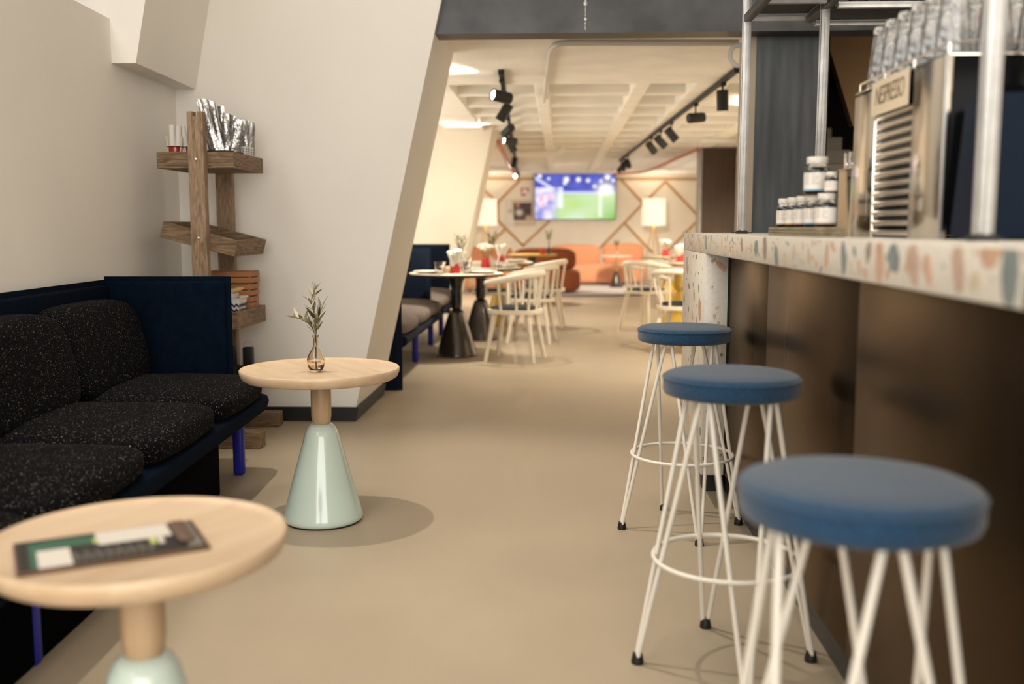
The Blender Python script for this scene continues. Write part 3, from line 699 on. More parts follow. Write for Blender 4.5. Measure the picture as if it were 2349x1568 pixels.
# tea jars on a plywood board
pb = thing('plywood_board', 'stacked plywood serving board under the tea jars', 'board', (0.690, 2.85, ZT))
for k in range(3): part('ply_sheet', box(nb(), -0.037, 0.033, -0.285, 0.31, 0.0005 + k * 0.0085, 0.0078 + k * 0.0085, 0.001, 1), 'ply', pb, 0)
zj = ZT + 0.0255
def jar(x, y, z, r, h, label, cont, stripe, group):
    t = thing('tea_jar', label, 'jar', (x, y, z), 0, group)
    k = h
    part('glass_body', lathe(nb(), [(0, 0), (r * 0.9, 0), (r, k * 0.05), (r, k * 0.62), (r * 0.92, k * 0.72), (r * 0.76, k * 0.79), (r * 0.76, k * 0.82), (0, k * 0.82)], 24), 'glass', t)
    part('tea', lathe(nb(), [(0, k * 0.03), (r * 0.9, k * 0.04), (r * 0.93, k * 0.6), (r * 0.6, k * 0.68), (0, k * 0.70)], 20), cont, t)
    part('lid', lathe(nb(), [(0, k * 0.822), (r * 0.82, k * 0.822), (r * 0.83, k * 0.84), (r * 0.83, k * 0.985), (r * 0.8, k), (0, k)], 28), 'lid_white', t)
    lb = part('paper_label', band(nb(), [(r + 0.0006, k * 0.10), (r + 0.0008, k * 0.58)], 32), 'white_label', t)
    bm = nb()
    for q in range(5):                                   # lines of small print on the label
        zz = k * (0.52 - q * 0.06)
        for s0, s1 in ((R(195), R(222)), (R(232), R(250 + (q * 37) % 22))):
            n = 5; a = [bm.verts.new(((r + 0.0012) * cos(s0 + (s1 - s0) * i / n), (r + 0.0012) * sin(s0 + (s1 - s0) * i / n), zz)) for i in range(n + 1)]
            b = [bm.verts.new((v.co.x, v.co.y, zz + k * 0.018)) for v in a]
            for i in range(n): bm.faces.new((a[i], a[i + 1], b[i + 1], b[i]))
    part('small_print', bm, 'label_print', lb)
    part('colour_stripe', band(nb(), [(r + 0.0009, k * 0.095), (r + 0.001, k * 0.14)], 32), stripe, lb)
wh = ['leftmost', 'second from left', 'middle', 'fourth from left', 'rightmost']
for k, (y, st_) in enumerate(((3.10, 'label_print'), (2.975, 'label_orange'), (2.86, 'label_print'), (2.745, 'label_blue'), (2.625, 'label_print'))):
    jar(0.688, y, zj, 0.0232 + 0.0008 * k, 0.086, wh[k] + ' of the five small tea jars on the plywood board', 'tea_sachet', st_, 'small tea jars on the board')
jar(0.690, 2.735, zj + 0.0865, 0.0335, 0.099, 'large tea jar with white lid stacked on top of the small jars', 'tea_leaf', 'label_blue', 'tea jars stacked on top')
jar(0.703, 2.642, zj + 0.0865, 0.0165, 0.055, 'small clear jar standing behind the large stacked tea jar', 'tea_sachet', 'label_print', 'tea jars stacked on top')
# kraft cup holder with glass mugs
kh = thing('cup_holder', 'kraft cardboard holder with curved cut sides beside the coffee machine', 'holder', (0.80, 2.77, ZT))
def curved(bm, y_in, y_out, bulge, x0, x1):
    n = 12; pts = [(y_out, 0.0), (y_out, 0.185)]
    for i in range(n + 1):
        f = 1 - i / n; pts.append((y_in + bulge * sin(f * pi / 2), 0.185 * f))
    return prism(bm, pts, x0, x1, 'X')
part('side_panel', curved(nb(), 0.045, 0.155, 0.05, 0.0, 0.006), 'kraft', kh)
part('side_panel', curved(nb(), 0.052, 0.004, -0.02, 0.0, 0.006), 'kraft_pale', kh)
part('back_panel', box(nb(), 0.05, 0.056, 0.004, 0.155, 0, 0.185), 'stair_beige', kh, 0)
part('lid_panel', box(nb(), -0.002, 0.06, 0.002, 0.158, 0.1855, 0.188), 'kraft', kh, 0)
mg = nb(); lathe(mg, [(0.0, 0.0), (0.021, 0.0), (0.022, 0.045), (0.0195, 0.045), (0.0185, 0.006), (0, 0.006)], 20)
sweep(mg, [(-0.021 - 0.013 * sin(pi * k / 8), 0.0, 0.034 - 0.024 * k / 8) for k in range(9)], 0.0022, 6)
mgm = mesh_of('glass_mug', mg, 'glass', 40)
for (dy, l) in ((0.035, 'small glass mug on the kraft holder, nearest the coffee machine'), (0.082, 'small glass mug in the middle on the kraft holder'), (0.13, 'small glass mug on the kraft holder, nearest the tea jars')):
    o = part('glass_mug', mgm, None, None, loc=(0.828, 2.77 + dy, ZT + 0.1885)); o.rotation_euler = (0, 0, R(-70)); tag(o, l, 'mug', 'glass mugs on the kraft holder')

# ================================================================== SOFAS
def sofa(label, loc, rz, L, felt, tweed, plinth, near_panel, group, n, px=-0.065, pz=0.90, legs=(0.0, -2.04)):
    t = thing('bench_sofa', label, 'sofa', loc, rz, group)
    # seat shell with a rounded lip
    prof = [(-0.60, 0.27), (0.02, 0.265), (0.10, 0.285), (0.145, 0.32), (0.155, 0.35), (0.145, 0.375), (0.10, 0.385), (-0.60, 0.375)]
    bm = nb(); rings = []
    ysn = [0.075, 0.06, 0.02, -0.05] + [-L * k / 10 for k in range(1, 11)]
    for y in ysn:
        cut = {0.075: 0.10, 0.06: 0.045, 0.02: 0.012}.get(y, 0.0)
        rings.append([bm.verts.new((x - (cut if x > 0 else 0), y, z)) for x, z in prof])
    for a, b in zip(rings, rings[1:]):
        for i in range(len(prof)):
            j = (i + 1) % len(prof); bm.faces.new((a[i], a[j], b[j], b[i]))
    bm.faces.new(rings[0]); bm.faces.new(list(reversed(rings[-1])))
    part('seat_shell', bm, felt, t, 50)
    # end panel and back panel: a padded board with a flat stitched flange round it
    def board(name, x0, x1, y0, y1, z0, z1, axis):
        p = part(name, box(nb(), x0, x1, y0, y1, z0, z1, 0.014, 3), felt, t)
        if axis == 'Y': f = box(nb(), x0 - 0.005, x1 + 0.022, (y0 + y1) / 2 - 0.006, (y0 + y1) / 2 + 0.006, z0, z1 + 0.022, 0.004)
        else: f = box(nb(), (x0 + x1) / 2 - 0.006, (x0 + x1) / 2 + 0.006, y0, y1, z0, z1 + 0.022, 0.004)
        part('stitched_flange', f, felt, p)
    board('end_panel', -0.63, px, 0.078, 0.135, 0.20, pz, 'Y')
    board('back_panel', -0.665, -0.60, -L, 0.10, 0.12, pz - 0.015, 'X')
    if near_panel: board('end_panel', -0.63, 0.10, -L - 0.06, -L - 0.002, 0.0, pz, 'Y')
    step = 0.735
    for k in range(n):
        y1_ = -0.004 - k * step; y0_ = max(y1_ - step, -L); h = (y1_ - y0_) / 2
        if h < 0.1: break
        def fn(p, h=h):
            d = 0.020 * max(0, p.z) / 0.055 * (1 - (p.y / h) ** 2) * (1 - (p.x / 0.34) ** 2)
            return p + Vector((0.014 * (1 - (p.y / h) ** 2) if p.x > 0 else 0, 0, d + 0.004 * noise.noise(p * 5 + Vector((k, 0, 0)))))
        pillow_o = part('seat_cushion', pillow(nb(), (-0.205, (y0_ + y1_) / 2, 0.428), (0.345, h + 0.012, 0.060), 0.5, 0.28, 44, 16, fn), tweed, t, 80)
        bm = nb()
        def fb(p, h=h):
            q = Vector((p.x * (1 + 0.08 * (1 - (p.y / h) ** 2)), p.y, p.z))
            q.x += -0.22 * q.z + 0.006 * noise.noise(p * 4 + Vector((k * 3, 1, 0)))
            return q
        part('back_cushion', pillow(bm, (-0.47, (y0_ + y1_) / 2 - 0.045, 0.645), (0.085, h + 0.012, 0.195), 0.5, 0.28, 44, 18, fb), tweed, t, 80)
    for y in legs:
        lg = part('leg', box(nb(), -0.026, 0.026, y - 0.022, y + 0.022, 0, 0.268, 0.014, 3), 'blue_lacquer', t)
        part('leg', box(nb(), -0.586, -0.534, y - 0.022, y + 0.022, 0, 0.268, 0.014, 3), 'blue_lacquer', t)
    if plinth:
        part('plinth', box(nb(), -0.50, 0.020, -L, -0.372, 0.002, 0.266, 0.012), 'plinth_black', t)
    return t
sofa('long navy felt sofa with black flecked cushions along the left wall', (-1.487, 4.497, 0), WA, 3.2, 'felt_navy', 'tweed_black', True, False, None, 5)
sofa('nearer navy dining booth with taupe seat cushions and a blue leg', (-1.225, 9.22, 0), 0, 2.24, 'felt_navy_far', 'tweed_taupe', False, True, 'dining booths', 4, 0.0, 0.935, (-0.787, -2.0))
sofa('farther navy dining booth behind the first booth', (-1.25, 10.86, 0), 0, 1.44, 'felt_navy_far', 'tweed_taupe', False, False, 'dining booths', 2, 0.03, 0.945, (-0.34, -1.2))

# ================================================================== WOODEN SHELF
ws = thing('wooden_shelf', 'rustic freestanding shelf of old timber with four trays in the corner', 'shelf', (-1.84, 5.35, 0))
def at_ws(bm): bmesh.ops.translate(bm, vec=(1.84, -5.35, 0), verts=bm.verts); return bm
bm = nb(); prism(bm, [(-1.878, 0.085), (-1.798, 0.085), (-1.798, 1.73), (-1.827, 1.73), (-1.827, 1.705), (-1.848, 1.705), (-1.848, 1.73), (-1.878, 1.73)], 5.035, 5.085, 'Y')
fp = part('post', at_ws(bm), 'old_wood', ws, 0)
bp_ = part('post', at_ws(box(nb(), -1.938, -1.845, 5.60, 5.65, 0.083, 1.60, 0.003)), 'old_wood', ws, 0)
part('foot_beam', at_ws(box(nb(), -2.13, -1.548, 5.03, 5.125, 0, 0.087, 0.004)), 'old_wood_x', ws, 0)
part('foot_beam', at_ws(box(nb(), -2.13, -1.613, 5.60, 5.695, 0, 0.085, 0.004)), 'old_wood_x', ws, 0)
for z in (1.492, 1.095, 0.665, 0.32):
    bm = nb(); pillow(bm, (-1.838, 5.033, z), (0.0085, 0.006, 0.0085), 1, 1, 12, 8)
    part('bolt', at_ws(bm), 'bolt_steel', fp)
def tray(xc, zc, wdt, hgt, tilt):
    """four side boards and a bottom; long side across, between the two posts"""
    bm0 = Matrix.Translation((xc, 5.34, zc)) @ Matrix.Rotation(tilt, 4, 'Y') @ Matrix.Translation((-xc, -5.34, -zc))
    x0, x1, ya, yb, z0, z1 = xc - wdt / 2, xc + wdt / 2, 5.087, 5.598, zc - hgt / 2, zc + hgt / 2
    def pc(name, m, *a):
        b = box(nb(), *a, 0.002, 1); bmesh.ops.transform(b, matrix=bm0, verts=b.verts); return part(name, at_ws(b), m, ws, 0)
    tb = pc('tray_bottom', 'old_wood_x', x0, x1, ya, yb, z0, z0 + 0.014)
    pc('tray_board', 'old_wood_x', x0, x1, ya, ya + 0.018, z0 + 0.014, z1)
    pc('tray_board', 'old_wood_x', x0, x1, yb - 0.018, yb, z0 + 0.014, z1)
    pc('tray_board', 'old_wood_y', x0, x0 + 0.018, ya + 0.018, yb - 0.018, z0 + 0.014, z1)
    pc('tray_board', 'old_wood_y', x1 - 0.018, x1, ya + 0.018, yb - 0.018, z0 + 0.014, z1)
tray(-1.862, 1.492, 0.40, 0.083, 0)
tray(-1.858, 1.090, 0.40, 0.085, R(14.5))
tray(-1.870, 0.665, 0.40, 0.092, 0)
tray(-1.868, 0.32, 0.44, 0.085, 0)
ZT1 = 1.492 - 0.0415 + 0.0145
# red enamel pots with white rolls and wooden cutlery
def pot_lathe(r0, r1, h): return lathe(nb(), [(0, 0), (r0 * 0.92, 0), (r0, 0.006), (r1, h - 0.004), (r1 + 0.006, h), (r1 - 0.002, h), (r0 - 0.003, 0.008), (0, 0.008)], 24)
for i, (x, y, l) in enumerate(((-2.005, 5.20, 'small red enamel pot at the left end of the top shelf tray'), (-1.925, 5.23, 'small red enamel pot behind the front shelf post'))):
    t = thing('enamel_pot', l, 'pot', (x, y, ZT1), 0, 'red enamel pots on the shelf')
    part('bowl', pot_lathe(0.032, 0.036, 0.102), 'red_enamel', t)
    part('rim', sweep(nb(), [(0.042 * cos(2 * pi * k / 24), 0.042 * sin(2 * pi * k / 24), 0.102) for k in range(24)], 0.002, 6, True), 'matt_black', t)
def roll(name, x, y, z, h, r, ax, ay, m, label, cat, group):
    bm = nb(); lathe(bm, [(0, 0), (r, 0), (r * 1.05, h * 0.5), (r, h), (r * 0.55, h), (r * 0.5, h * 0.94), (0, h * 0.94)], 14)
    o = part(name, bm, m, None, 38, loc=(x, y, z)); o.rotation_euler = (ax, ay, 0); return tag(o, label, cat, group)
roll('paper_roll', -2.018, 5.195, ZT1 + 0.010, 0.205, 0.016, 0.0, 0.0, 'paper_roll', 'white paper napkin roll standing upright in the left red pot', 'napkin roll', 'napkin rolls in the red pots')
roll('paper_roll', -1.994, 5.20, ZT1 + 0.010, 0.20, 0.015, 0.02, 0.06, 'paper_roll', 'white paper napkin roll leaning right in the left red pot', 'napkin roll', 'napkin rolls in the red pots')
roll('paper_roll', -1.945, 5.225, ZT1 + 0.012, 0.20, 0.015, 0.02, -0.14, 'paper_roll', 'white napkin roll leaning left out of the second red pot', 'napkin roll', 'napkin rolls in the red pots')
roll('paper_roll', -1.915, 5.235, ZT1 + 0.012, 0.195, 0.014, 0.02, 0.08, 'paper_roll', 'white napkin roll in the second red pot behind the shelf post', 'napkin roll', 'napkin rolls in the red pots')
for k, (x, ay) in enumerate(((-2.03, -0.09), (-1.982, 0.14))):
    bm = nb(); rod(bm, (0, 0, 0), (0, 0, 0.145), 0.003, 0.0045, 8)
    o = part('wooden_spoon', bm, 'kraft_pale', None, loc=(x, 5.185, ZT1 + 0.012)); o.rotation_euler = (0.02, ay, 0)
    tag(o, ('pale wooden stick leaning left in the red pot', 'pale wooden stick leaning right in the red pot')[k], 'stick', 'wooden sticks in the red pot')
# foil sachets in a black wire box, white perforated beakers
t = thing('sachet_box', 'low black box holding foil sachets on the top tray', 'box', (-1.755, 5.26, ZT1))
bm = nb(); box(bm, -0.072, 0.062, -0.09, 0.09, 0, 0.004)
for a in ((-0.072, -0.068, -0.09, 0.09), (0.058, 0.062, -0.09, 0.09), (-0.068, 0.058, -0.09, -0.086), (-0.068, 0.058, 0.086, 0.09)): box(bm, *a, 0.004, 0.082)
part('box_wall', bm, 'matt_black', t, 0)
def sachet_mesh(seed, wdt, h):
    r2 = random.Random(seed); bm = nb(); nx, nz = 5, 14; g = []
    for s in (-1, 1):
        gg = []
        for j in range(nz + 1):
            row = []
            for i in range(nx + 1):
                u, v = i / nx * 2 - 1, j / nz
                th = 0.009 * (1 - u * u) * min(1, 6 * v, 6 * (1 - v))
                q = noise.noise(Vector((u * 2.2, v * 7, seed * 3.1))) * 0.006
                row.append(bm.verts.new((u * wdt / 2 + 0.004 * noise.noise(Vector((v * 5, seed, 0))), s * (th + 0.0005) + q, v * h + 0.01 * u * (1 if v > 0.95 else 0) * r2.uniform(-1, 1))))
            gg.append(row)
        for j in range(nz):
            for i in range(nx):
                f = (gg[j][i], gg[j][i + 1], gg[j + 1][i + 1], gg[j + 1][i]); bm.faces.new(f if s < 0 else f[::-1])
        g.append(gg)
    a, b = g
    for j in range(nz):
        bm.faces.new((a[j][0], a[j + 1][0], b[j + 1][0], b[j][0])); bm.faces.new((a[j][nx], b[j][nx], b[j + 1][nx], a[j + 1][nx]))
    for i in range(nx):
        bm.faces.new((a[0][i], b[0][i], b[0][i + 1], a[0][i + 1])); bm.faces.new((a[nz][i], a[nz][i + 1], b[nz][i + 1], b[nz][i]))
    return mesh_of('foil_sachet', bm, 'foil', 25)
sm = [sachet_mesh(k, 0.036 + 0.006 * (k % 3), 0.30) for k in range(5)]
sac = [(-1.785, 5.20, -0.36, 0.82), (-1.775, 5.22, -0.30, 0.95), (-1.765, 5.19, -0.26, 1.12), (-1.76, 5.24, -0.18, 1.10), (-1.75, 5.20, -0.22, 0.98), (-1.742, 5.26, -0.10, 1.0),
       (-1.735, 5.21, -0.02, 0.86), (-1.78, 5.27, -0.42, 0.8), (-1.725, 5.24, 0.10, 0.84), (-1.715, 5.20, 0.22, 0.78), (-1.722, 5.28, 0.18, 0.80)]
wv = ['far left', 'left', 'tallest, leaning left', 'tall, behind the tallest', 'second tallest', 'upright middle', 'short middle', 'back left', 'right of middle', 'leaning right', 'back right']
for k, (x, y, ay, s) in enumerate(sac):
    o = part('foil_sachet', sm[k % 5], None, None, loc=(x, y, ZT1 + 0.016)); o.rotation_euler = (0.03 * (k % 3), ay, R(-15 + 11 * (k % 4))); o.scale = (1, 1, s)
    tag(o, 'crumpled silver foil sachet in the black box, ' + wv[k], 'sachet', 'foil sachets on the shelf')
for k, (x, y, l) in enumerate(((-1.712, 5.42, 'white perforated beaker nearest the tray corner'), (-1.712, 5.51, 'white perforated beaker behind the first beaker'))):
    t = thing('perforated_beaker', l, 'beaker', (x, y, ZT1), 0, 'perforated beakers on the shelf')
    bm = nb(); lathe(bm, [(0, 0), (0.022, 0), (0.026, 0.12), (0.0235, 0.12), (0.02, 0.004), (0, 0.004)], 20); b = part('beaker_wall', bm, 'white_plastic', t)
    bm = nb()
    for j in range(4):
        for i in range(9):
            a = 2 * pi * i / 9 + j * 0.0; z = 0.07 + j * 0.012; r = 0.0222 + 0.004 * z / 0.12
            m = Matrix.Translation((r * cos(a), r * sin(a), z)) @ Matrix.Rotation(a, 4, 'Z') @ Matrix.Rotation(pi / 2, 4, 'Y')
            lathe(bm, [(0, 0.0), (0.003, 0.0), (0.003, 0.0016), (0, 0.0016)], 8, mtx=m)
    part('hole', bm, 'matt_black', b)['kind'] = 'stuff'
    for q, (dx, ay, s) in enumerate(((-0.006, -0.08, 0.78), (0.006, 0.04, 0.84), (0.002, 0.16, 0.66))):
        o = part('foil_sachet', sm[(k + q) % 5], None, None, loc=(x + dx, y, ZT1 + 0.008)); o.rotation_euler = (0, ay, R(30 * q)); o.scale = (0.9, 1, s)
        tag(o, 'silver foil sachet standing in the ' + ('front' if k == 0 else 'rear') + ' perforated beaker, ' + ('left', 'middle', 'right')[q], 'sachet', 'foil sachets in the beakers')
# crates, basket, black lanterns
ZT3 = 0.665 - 0.046 + 0.0145; ZT4 = 0.32 - 0.0425 + 0.0145
def crate(z, k, label):
    t = thing('wooden_crate', label, 'crate', (-1.815, 5.47, z), 0, 'stacked wooden crates')
    wx, wy = 0.118 + 0.004 * k, 0.075
    for s in (-1, 1):
        for zz in (0.0, 0.034):
            part('slat', box(nb(), -wx, wx, s * wy - 0.003, s * wy + 0.003, zz + 0.004, zz + 0.032, 0.001, 1), 'crate_wood', t, 0)
            part('slat', box(nb(), s * wx - 0.003, s * wx + 0.003, -wy + 0.0035, wy - 0.0035, zz + 0.004, zz + 0.032, 0.001, 1), 'crate_wood', t, 0)
        for q in (-1, 1):
            part('corner_post', box(nb(), s * (wx - 0.012) - 0.008, s * (wx - 0.012) + 0.008, q * (wy - 0.012) - 0.008, q * (wy - 0.012) + 0.008, 0, 0.069, 0.001, 1), 'crate_wood', t, 0)
    part('floor_board', box(nb(), -wx + 0.004, wx - 0.004, -wy + 0.004, wy - 0.004, 0.002, 0.006), 'crate_wood', t, 0)
for k in range(4): crate(ZT3 + 0.0695 * k, k, ('bottom', 'second lowest', 'third', 'top')[k] + ' small slatted wooden crate in the stack on the shelf')
bk = thing('woven_basket', 'small square navy and white zigzag woven basket on the shelf', 'basket', (-1.748, 5.235, ZT3), R(0))
bm = nb(); h_ = 0.145
hexa(bm, [(-0.052, -0.052, 0), (0.052, -0.052, 0), (0.052, 0.052, 0), (-0.052, 0.052, 0), (-0.066, -0.066, h_), (0.066, -0.066, h_), (0.066, 0.066, h_), (-0.066, 0.066, h_)])
bm.faces.ensure_lookup_table(); bmesh.ops.recalc_face_normals(bm, faces=bm.faces); bmesh.ops.delete(bm, geom=[f for f in bm.faces if f.normal.z > 0.9], context='FACES'); bmesh.ops.solidify(bm, geom=bm.faces[:], thickness=0.003)
part('woven_wall', bm, 'basket_white', bk, 0)
for f in range(4):
    for j in range(4):
        bm = nb(); z0 = 0.008 + j * 0.028; n = 10; lo, hi = [], []
        for i in range(n + 1):
            z = z0 + (0.014 if i % 2 else 0); e = 0.0525 + 0.014 * z / h_; u = -1 + 2 * i / n
            lo.append(bm.verts.new((u * e, -e - 0.0012, z))); z += 0.013; e = 0.0525 + 0.014 * z / h_
            hi.append(bm.verts.new((u * e, -e - 0.0012, z)))
        for i in range(n): bm.faces.new((lo[i], lo[i + 1], hi[i + 1], hi[i]))
        bmesh.ops.rotate(bm, cent=(0, 0, 0), matrix=Matrix.Rotation(f * pi / 2, 3, 'Z'), verts=bm.verts)
        part('zigzag_band', bm, 'basket_navy', bk, 0)
rim = [(-0.068, -0.068, h_), (0.068, -0.068, h_), (0.068, 0.068, h_), (-0.068, 0.068, h_)]
part('rim', sweep(nb(), rim, 0.007, 6, True), 'basket_white', bk)
o = part('bread_stick', pillow(nb(), (0, 0, 0), (0.062, 0.013, 0.013), 0.9, 0.9, 16, 10), 'bread', None, 60, loc=(-1.728, 5.205, ZT3 + 0.180)); o.rotation_euler = (0, R(-16), R(10))
tag(o, 'pale wooden handle lying across the zigzag basket', 'handle')
def bagf(p): return p + Vector((0, 0, 0.012 * noise.noise(p * 40))) 
tag(part('plastic_bag', pillow(nb(), (0, 0, 0), (0.05, 0.048, 0.030), 0.8, 0.7, 20, 12, bagf), 'plastic_bag', None, 60, loc=(-1.758, 5.235, ZT3 + 0.150)), 'crinkled clear plastic bag inside the zigzag basket', 'bag')
for k, (x, y, s, l) in enumerate(((-1.81, 5.40, 1.0, 'black lantern nearest the sofa on the lowest shelf tray'), (-1.728, 5.44, 0.95, 'black lantern with a wire ring handle on the lowest shelf tray'))):
    t = thing('lantern', l, 'lantern', (x, y, ZT4), 0, 'black lanterns on the shelf')
    bm = nb(); box(bm, -0.036, 0.036, -0.03, 0.03, 0, 0.10 * s, 0.004); box(bm, -0.026, 0.026, -0.024, 0.024, 0.10 * s, 0.205 * s, 0.004)
    part('casing', bm, 'matt_black', t)
    part('clip', box(nb(), -0.006, 0.006, -0.034, -0.030, 0.02, 0.06, 0.001), 'galvanised', t)
    if k: part('ring_handle', sweep(nb(), [(0.026 * cos(a), 0.0, 0.198 + 0.028 * sin(a)) for a in [pi * q / 14 for q in range(15)]], 0.0016, 6), 'galvanised', t)

# ================================================================== NEAR TABLES
def pedestal(label, loc, D, h, rz):
    t = thing('pedestal_table', label, 'table', loc, rz, 'round cafe tables by the sofa')
    r = D / 2; zt = h
    part('table_top', lathe(nb(), [(0, zt - 0.034), (r - 0.045, zt - 0.036), (r - 0.022, zt - 0.034), (r - 0.009, zt - 0.026), (r - 0.002, zt - 0.010), (r, zt + 0.004), (r - 0.003, zt + 0.008), (r - 0.007, zt + 0.008),
        (r - 0.013, zt + 0.003), (r - 0.022, zt), (0, zt)], 96), 'beech', t, 50)
    part('neck', lathe(nb(), [(0, 0.378), (0.026, 0.380), (0.035, 0.392), (0.039, 0.42), (0.0395, 0.50), (0.038, zt - 0.034), (0, zt - 0.034)], 40), 'beech_turned', t, 60)
    b = part('cone_base', lathe(nb(), [(0, 0.006), (0.150, 0.006), (0.155, 0.012), (0.156, 0.022), (0.153, 0.035), (0.069, 0.335), (0.062, 0.360), (0.052, 0.378), (0.040, 0.387), (0.028, 0.388), (0, 0.380)], 72), 'mint_lacquer', t, 60)
    part('foot_disc', lathe(nb(), [(0, 0), (0.148, 0), (0.148, 0.006), (0, 0.006)], 48), 'matt_black', b)
    return t
pedestal('round beech table on a mint green cone base holding the bud vase', (-0.925, 3.80, 0), 0.615, 0.60, R(35))
pedestal('nearest round beech table with mint base under the menu board', (-0.742, 1.685, 0), 0.515, 0.60, R(-30))
# bud vase with an olive sprig
vs = thing('bud_vase', 'small amber glass bud vase on the round beech table', 'vase', (-0.925, 3.735, 0.6005))
prof_o = [(0.0, 0.0), (0.022, 0.0), (0.0245, 0.004), (0.026, 0.010), (0.031, 0.022), (0.0305, 0.026), (0.0345, 0.040), (0.0335, 0.044), (0.034, 0.050), (0.027, 0.068), (0.015, 0.088), (0.0095, 0.100), (0.0088, 0.125), (0.012, 0.139), (0.0135, 0.141)]
prof_i = [(0.0105, 0.140), (0.0072, 0.125), (0.008, 0.100), (0.013, 0.088), (0.025, 0.066), (0.0315, 0.048), (0.031, 0.03), (0.0235, 0.010), (0.0, 0.006)]
part('vase_glass', lathe(nb(), prof_o + prof_i, 36), 'glass_amber', vs, 60)
part('water', lathe(nb(), [(0, 0.0065), (0.023, 0.0105), (0.0303, 0.03), (0.0300, 0.040), (0, 0.040)], 30), 'glass', vs, 60)
sp = thing('olive_sprig', 'sprig of grey-green olive leaves standing in the bud vase', 'plant', (-0.925, 3.735, 0.612))
def leaf_mesh(m):
    bm = nb(); n = 6; L_ = 1.0; rows = []
    for i in range(n + 1):
        v = i / n; w_ = 0.105 * sin(pi * (0.06 + 0.94 * v) ** 0.9) * (1 if i < n else 0.05) + 0.004; c_ = 0.12 * v * v
        rows.append([bm.verts.new((-w_, v * L_, c_ + 0.03)), bm.verts.new((0, v * L_, c_)), bm.verts.new((w_, v * L_, c_ + 0.03))])
    for a, b in zip(rows, rows[1:]):
        for k in range(2): bm.faces.new((a[k], a[k + 1], b[k + 1], b[k]))
    bmesh.ops.solidify(bm, geom=bm.faces[:], thickness=0.012)
    return mesh_of('leaf', bm, m, 60)
lfa, lfb = leaf_mesh('olive_leaf'), leaf_mesh('olive_leaf_pale')
rl = random.Random(5)
stems = [((0, 0, 0), (0.002, 0.0, 0.13), (-0.002, 0.0, 0.20), (-0.014, 0.0, 0.262), (0.004, 0.0, 0.315)), ((0, 0, 0), (-0.002, 0.002, 0.13), (-0.014, 0.0, 0.165), (-0.042, -0.002, 0.19), (-0.078, -0.004, 0.198)),
         ((0, 0, 0), (0.003, -0.002, 0.13), (0.008, 0, 0.17), (0.016, 0.002, 0.205), (0.024, 0.004, 0.245))]
for si, s in enumerate(stems):
    pts = [Vector(p) for p in s]
    so = part('stem', sweep(nb(), pts, [0.0018, 0.0016, 0.0013, 0.001, 0.0006], 6), 'twig', sp)
    nleaf = (28, 22, 16)[si]
    for k in range(nleaf):
        f = 1.15 + (len(pts) - 1 - 1.15) * (k + 0.5) / nleaf; i = int(f); p = pts[i].lerp(pts[min(i + 1, len(pts) - 1)], f - i)
        d = (pts[min(i + 1, len(pts) - 1)] - pts[i]).normalized()
        a = k * 2.4 + si; side = Vector((cos(a), 0.8 * sin(a), 0)); dirv = (d * rl.uniform(0.4, 1.2) + side * rl.uniform(0.5, 0.95)).normalized()
        q = dirv.to_track_quat('Y', 'Z'); ln = rl.uniform(0.034, 0.056) * (0.8 if k > nleaf - 4 else 1)
        o = part('leaf', lfa if k % 2 else lfb, None, so)
        o.matrix_basis = Matrix.Translation(p) @ q.to_matrix().to_4x4() @ Matrix.Rotation(rl.uniform(-1, 1), 4, 'Y') @ Matrix.Diagonal((ln, ln, ln, 1))
# menu board
mn = thing('menu_board', 'dark menu board with green and white panels lying on the nearest table', 'menu', (-0.768, 1.632, 0.6003), R(30.7))
part('board', box(nb(), -0.15, 0.15, -0.088, 0.088, 0, 0.006, 0.001, 1), 'menu_edge', mn, 0)
def sheet(name, m, x0, x1, y0, y1, z=0.0062): return part(name, box(nb(), x0, x1, y0, y1, z - 0.0004, z), m, mn, 0)
sheet('printed_sheet', 'menu_black', -0.146, 0.146, -0.084, 0.084)
sheet('green_panel', 'menu_green', -0.128, -0.105, -0.075, 0.065, 0.0066); sheet('green_panel', 'menu_green', -0.105, -0.015, 0.022, 0.070, 0.0066)
sheet('white_panel', 'menu_white', -0.117, -0.066, -0.080, 0.016, 0.0072); sheet('white_panel', 'menu_white', -0.020, 0.102, 0.006, 0.081, 0.0072)
sheet('lime_mark', 'menu_lime', -0.026, -0.019, 0.022, 0.048, 0.0072); sheet('lime_mark', 'menu_lime', 0.062, 0.072, -0.028, 0.006, 0.0072)
sheet('grey_mark', 'menu_grey', 0.118, 0.142, -0.07, 0.078, 0.0066); sheet('grey_mark', 'menu_white', 0.075, 0.084, -0.032, 0.008, 0.0072)
ln_ = nb()
for k in range(30): box(ln_, -0.062 + k * 0.0043, -0.0602 + k * 0.0043, -0.070 + 0.01 * ((k * 7) % 3), -0.010 - 0.012 * ((k * 5) % 4), 0.0062, 0.0066)
part('text_lines', ln_, 'menu_grey', mn, 0)
bm = nb(); pillow(bm, (0.118, 0.012, 0.0105), (0.014, 0.062, 0.0042), 0.5, 0.35, 24, 8); part('leather_tab', bm, 'leather_brown', mn, 60)

